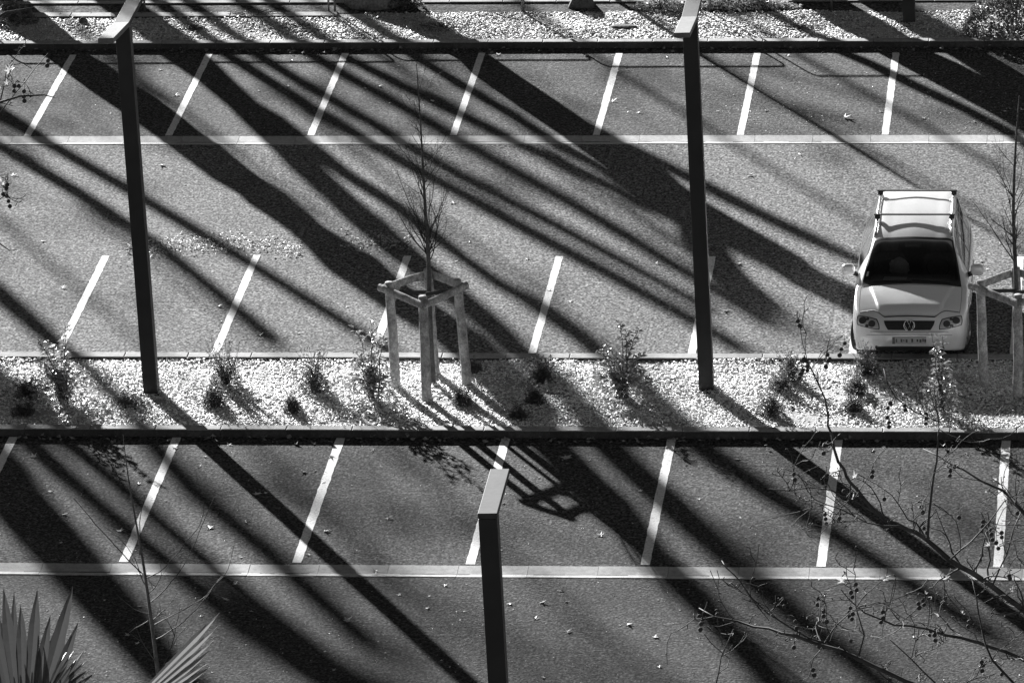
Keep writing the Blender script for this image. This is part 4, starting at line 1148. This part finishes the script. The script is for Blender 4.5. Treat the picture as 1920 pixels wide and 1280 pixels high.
def sheet():
    b = MB(); b.add([(-.46, 1.25, .992), (-.10, 1.22, .994), (-.08, 1.46, 1.0), (-.44, 1.50, .998)], [(0, 1, 2, 3)]); 
    o = b.build('paper', M['cloth'], None); o.location = car.location; tag(o, 'pale paper lying on the dashboard behind the windscreen', 'paper')
    b = MB(); rr = random.Random(8); b.ball((0, 0, 0), 1, 12, 8); b.v = [(x * .17 * (1 + rr.gauss(0, .1)), y * .08, z * .14 * (1 + rr.gauss(0, .1))) for x, y, z in b.v]
    o = b.build('bag', M['cloth'], None); o.location = Vector((-.22, 1.98, .98)) + Vector(car.location); tag(o, 'crumpled pale bag on the passenger seat behind the windscreen', 'bag')
sheet()
patch('sticker', L_(5.16, 5.26, 2), L_(1.24, 1.32, 2), 'cloth', .0075, side=-1)

for xa, xb in ((.62, .05), (-.02, -.60)):         # wipers resting on the glass
    us = L_(5.5 if xa > 0 else 6.98, 6.95 if xa > 0 else 5.5, 12)
    pts = [S(u, 1.10 + .03 * k / 11, 1 if xa > 0 else -1) + N(u, 1.12, 1) * .016 for k, u in enumerate(us)]
    MB().tube(pts, .009, 6).build('wiper', M['black'], car, True)

# ================================================================== plane tree boughs hanging in front, with seed balls
BALL = MB().ball((0, 0, 0), 1, 10, 7).mesh('seed_ball'); BALL.materials.append(M['ball']); BALL.polygons.foreach_set('use_smooth', [True] * len(BALL.polygons))
def near_plane(label, trunk_xy, limbs, dist, seed, top, ntw=1.0, balls=40, leaves=10, tscale=1.0):
    """limbs: (list of full photo pixels, start thickness px, end thickness px, depth shift at start, at end)"""
    rd = random.Random(seed)
    base = Vector((trunk_xy[0], trunk_xy[1], 0)); root = tag(empty('plane_tree', base), label, 'tree', 'plane trees hung with seed balls')
    tp = [base + Vector((rd.gauss(0, .08), rd.gauss(0, .08), top * k / 9)) for k in range(10)]
    P, rr = smooth_path(tp, [.34 - .024 * k for k in range(10)], .6)
    MB().tube([p - base for p in P], rr, 12).build('trunk', M['plane_bark'], root, True)
    tw = MB(); tips = []; hang = []
    def zig(p, d, L, r, lvl):
        n = max(3, int(L / .075)); pts = [p]; rad = [r]; dd = d.copy()
        for k in range(n):
            dd = (dd + Vector((rd.gauss(0, .30), rd.gauss(0, .30), rd.gauss(.05, .28)))).normalized()
            pts.append(pts[-1] + dd * L / n); rad.append(max(.0032, r * (1 - .6 * (k + 1) / n)))
            if rd.random() < .35:                 # short spurs with buds
                e = pts[-1] + (dd.orthogonal() * rd.choice((-1, 1)) + dd * .5 + Vector((0, 0, rd.gauss(.2, .4)))).normalized() * rd.uniform(.015, .05)
                tw.tube([pts[-1], e], [.0035, .005], 4, cap=True)
        tw.tube(pts, rad, 5, cap=False); tips.append(pts[-1]); hang.extend(pts[2:])
        if lvl:
            for k in range(rd.randint(1, 3)):
                i = rd.randint(1, len(pts) - 1)
                d2 = (dd + Vector((rd.gauss(0, .7), rd.gauss(0, .7), rd.gauss(.1, .6)))).normalized()
                zig(pts[i], d2, L * rd.uniform(.35, .65), rad[i] * .75, lvl - 1)
    for li, (pts, t0, t1, s0, s1) in enumerate(limbs):
        n = len(pts); W = []; rad = []
        for k, (x, y) in enumerate(pts):
            u = k / (n - 1); dz = dist + s0 + (s1 - s0) * u + rd.gauss(0, .08)
            W.append(AT(x, y, dz)); rad.append((t0 + (t1 - t0) * u) / 2 * dz / FPX * 1.0)
        P, rr = smooth_path(W, rad, .12)
        P = [p + Vector((rd.gauss(0, .006), rd.gauss(0, .006), rd.gauss(0, .006))) for p in P]
        lb = MB(); lb.tube([p - base for p in P], rr, 7); lb.build('limb', M['twig'], root, True)
        hang.extend(P[len(P) // 3:])
        tot = sum((P[i + 1] - P[i]).length for i in range(len(P) - 1))
        for k in range(int(tot * 5.5 * ntw)):
            i = rd.randint(1, len(P) - 2); ax = (P[i + 1] - P[i - 1]).normalized()
            d = (ax * .6 + Vector((rd.gauss(0, .8), rd.gauss(0, .8), rd.gauss(.15, .7)))).normalized()
            zig(P[i], d, rd.uniform(.18, .65) * tscale, max(.0042, rr[i] * .42), 1)
    # boughs joining the limbs to the trunk outside the picture
    for (pts, t0, t1, s0, s1) in limbs:
        if len(pts) > 5 and t0 > 6:
            a = AT(pts[0][0], pts[0][1], dist + s0); tpt = Vector((base.x, base.y, max(2, min(top - .3, a.z - 1.2))))
            mid = a.lerp(tpt, .5) + Vector((0, 0, -.3))
            P, rr = smooth_path([tpt, mid, a], [.11, .06, t0 / 2 * dist / FPX], .3)
            MB().tube([p - base for p in P], rr, 8).build('bough', M['plane_bark'], root, True)
    c = MB(); c.v = [(x - base.x, y - base.y, z - base.z) for x, y, z in tw.v]; c.f = tw.f
    o = c.build('twigs', M['twig'], root, True); o['kind'] = 'stuff'
    st = MB()
    for k in range(balls):
        p = rd.choice(hang); m = rd.choice((1, 1, 2, 2, 3)); q = p.copy()
        for j in range(m):
            e = q + Vector((rd.gauss(0, .012), rd.gauss(0, .012), -rd.uniform(.05, .09) if j == 0 else -rd.uniform(.036, .05)))
            st.tube([q - base, e - base], .0022, 4, cap=False)
            b = link('seed_ball', BALL, None, root); b.location = e - base; s = rd.uniform(.0165, .0205); b.scale = (s, s, s); q = e
    so = st.build('stalks', M['twig'], root); so['kind'] = 'stuff'
    for k in range(leaves):
        p = rd.choice(tips); b = link('leaf', LEAF[k % 9], M['dry_leaf'], root); s = rd.uniform(.07, .13)
        b.location = p - base; b.scale = (s * .7, s, s * 1.6); b.rotation_euler = (rd.uniform(.6, 2.2), rd.gauss(0, .6), rd.uniform(0, 6.28))
    return root
def q4(pts): return [(960 + x / 2, 640 + y / 2) for x, y in pts]
DN = 50.0
limbs = [
 (q4([(2060, 1130), (1920, 1010), (1800, 918), (1650, 822), (1555, 742), (1450, 690), (1360, 640), (1290, 555), (1222, 455), (1196, 350), (1186, 275), (1150, 160), (1096, 55)]), 13, 2.2, 1.5, -1.0),
 (q4([(1555, 742), (1562, 650), (1572, 560), (1590, 450), (1600, 360), (1594, 280), (1580, 180)]), 5.5, 2, .2, .2),
 (q4([(1594, 300), (1560, 285), (1500, 255), (1440, 205), (1405, 160), (1392, 105)]), 3, 1.8, .2, .5),
 (q4([(1900, 1480), (1700, 1370), (1480, 1275), (1300, 1192), (1170, 1135), (1060, 1100), (960, 1082), (850, 1050), (760, 1030), (700, 1000)]), 11, 2, -2, -1),
 (q4([(1170, 1135), (1060, 1080), (960, 1020), (900, 960), (860, 900), (800, 850), (784, 820)]), 4, 1.8, -1.5, -1.5),
 (q4([(2080, 1290), (1900, 1185), (1750, 1130), (1620, 1095), (1500, 1070), (1400, 1050), (1320, 1015), (1230, 935)]), 8, 1.8, .5, 0),
 (q4([(2040, 760), (1920, 640), (1840, 560), (1760, 520), (1690, 480), (1600, 430), (1540, 400)]), 7, 1.8, 0, .8),
 (q4([(1360, 640), (1280, 600), (1200, 560), (1120, 545), (1040, 552), (960, 548)]), 3.2, 1.6, -.5, -.8),
 (q4([(1450, 690), (1330, 680), (1230, 630), (1130, 590), (1075, 500)]), 3, 1.6, -.3, -.9),
 (q4([(1650, 822), (1720, 740), (1790, 680), (1850, 600), (1920, 560)]), 3.6, 1.8, .4, .4),
 (q4([(1800, 918), (1850, 800), (1880, 700), (1910, 640)]), 3.6, 1.8, .6, .8),
 (q4([(2000, 1400), (1900, 1300), (1800, 1190), (1760, 1080), (1740, 960), (1720, 880)]), 6, 1.8, -.5, .2),
 (q4([(1300, 1192), (1320, 1100), (1290, 1000), (1330, 940)]), 3.4, 1.8, -1.4, -1.2),
 (q4([(1170, 1135), (1220, 1060), (1280, 1010), (1350, 990)]), 3, 1.6, -1.2, -1.2),
 (q4([(1700, 1370), (1600, 1290), (1500, 1190), (1420, 1120)]), 4.5, 1.8, -1, -1),
 (q4([(760, 1290), (790, 1180), (830, 1080)]), 2.6, 1.5, -1, -1),
]
t = AT(2080, 1290, DN)
near_plane('plane tree boughs with dark seed balls reaching over the near bays from the corner', (t.x + 2.2, t.y - .5), limbs, DN, 13, t.z + 3.5, ntw=.95, balls=70, leaves=20)
limbs2 = [
 ([(-150, 330), (-60, 250), (0, 190), (40, 180), (80, 180), (104, 184)], 7, 1.6, 0, 0),
 ([(0, 190), (10, 160), (12, 125), (40, 118), (60, 128)], 2.6, 1.5, 0, .3),
 ([(-120, 140), (-40, 60), (10, 25), (40, 20), (66, 15)], 7, 2, 0, 0),
 ([(-80, 420), (-20, 385), (10, 368), (34, 372)], 3.5, 1.5, 0, 0),
 ([(-80, 480), (-20, 460), (0, 455), (20, 470), (30, 468)], 3.5, 1.5, 0, 0),
 ([(0, 215), (30, 175), (62, 130), (90, 100)], 2.4, 1.3, 0, .2),
]
t = AT(-150, 330, DN)
near_plane('plane tree whose twig ends reach in beside the far bay lines', (t.x - 2.0, t.y), limbs2, DN, 17, t.z + 3, ntw=.6, balls=9, leaves=5, tscale=.5)

# ================================================================== fan palm in the near corner
def palm():
    D0 = 30.0
    hub = AT(30, 1500, D0); base = Vector((hub.x - .1, hub.y, 0))
    root = tag(empty('fan_palm', base), 'tall fan palm with stiff folded blades in the near corner', 'palm')
    pts = [base.lerp(hub, k / 12) + Vector((random.gauss(0, .02), random.gauss(0, .02), 0)) for k in range(13)]
    pts[0].z = -.1
    MB().tube([p - base for p in pts], [.24 - .006 * k for k in range(13)], 12).build('trunk', M['bark'], root, True)
    def fan(hubpx, a0, a1, nseg, length, dd, stalk_from, tilt=0.0, join=.55, seed=0, droop=.10, lens=None, mat='palm'):
        """palmate leaf: pleated segments joined to part of their length, then free pointed tips"""
        rd = random.Random(seed)
        h = AT(hubpx[0], hubpx[1], D0 + dd)
        lf = MB(); pth = smooth_path([stalk_from, stalk_from.lerp(h, .5) + Vector((0, 0, .10)), h], [.024, .018, .014], .1)
        lf.tube([p - base for p in pth[0]], pth[1], 6)
        st = lf.build('leaf_stalk', M['palm'], root, True)
        ex = (RT + FW * tilt).normalized(); ey = UP; ez = -FW
        step = (a1 - a0) / nseg
        for k in range(nseg):
            am = a0 + step * (k + .5); L = length * (lens(k / (nseg - 1)) if lens else 1) * rd.uniform(.92, 1.06)
            bend = rd.gauss(0, .05); dr = droop * rd.uniform(.4, 1.6)
            b = MB(); n = 10; vv = []; ff = []
            for i in range(n + 1):
                u = i / n; r = L * u
                hw = abs(step) * .53 if u < join else abs(step) * .53 * join / u * max(0.02, 1 - ((u - join) / (1 - join)) ** 1.5)
                for off, z in ((-hw, 0.0), (0, .32), (hw, 0.0)):
                    a = am + off + bend * max(0, u - join) ** 2 * 4
                    zz = z * r * abs(step) * (1 if u < join else max(.2, 1 - (u - join))) - dr * u * u * L
                    vv.append(h + ex * math.cos(a) * r + ey * math.sin(a) * r + ez * zz - base)
            for i in range(n):
                ff += [(3 * i, 3 * i + 1, 3 * i + 4, 3 * i + 3), (3 * i + 1, 3 * i + 2, 3 * i + 5, 3 * i + 4)]
            b.add(vv, ff).build('blade', M[mat], st)
    m = D0 / FPX
    fan((45, 1430), R(128), R(66), 11, 345 * m, 0, hub, .2, .72, 1, .04, lambda u: .9 + .12 * math.sin(u * 9) * math.sin(u * 23))
    fan((175, 1390), R(45.5), R(20), 10, 338 * m, .5, hub, -.3, .80, 2, .05, lambda u: 1 - .40 * u, 'palm_lit')
    fan((72, 1335), R(68), R(20), 7, 132 * m, -.5, hub, .6, .6, 3, .35)
    fan((30, 1450), R(118), R(60), 14, 340 * m, .25, hub, .1, .7, 6, .05, lambda u: .88 + .1 * math.sin(u * 17))
    fan((-70, 1440), R(150), R(70), 12, 300 * m, .3, hub, .1, .55, 4, .08)
palm()
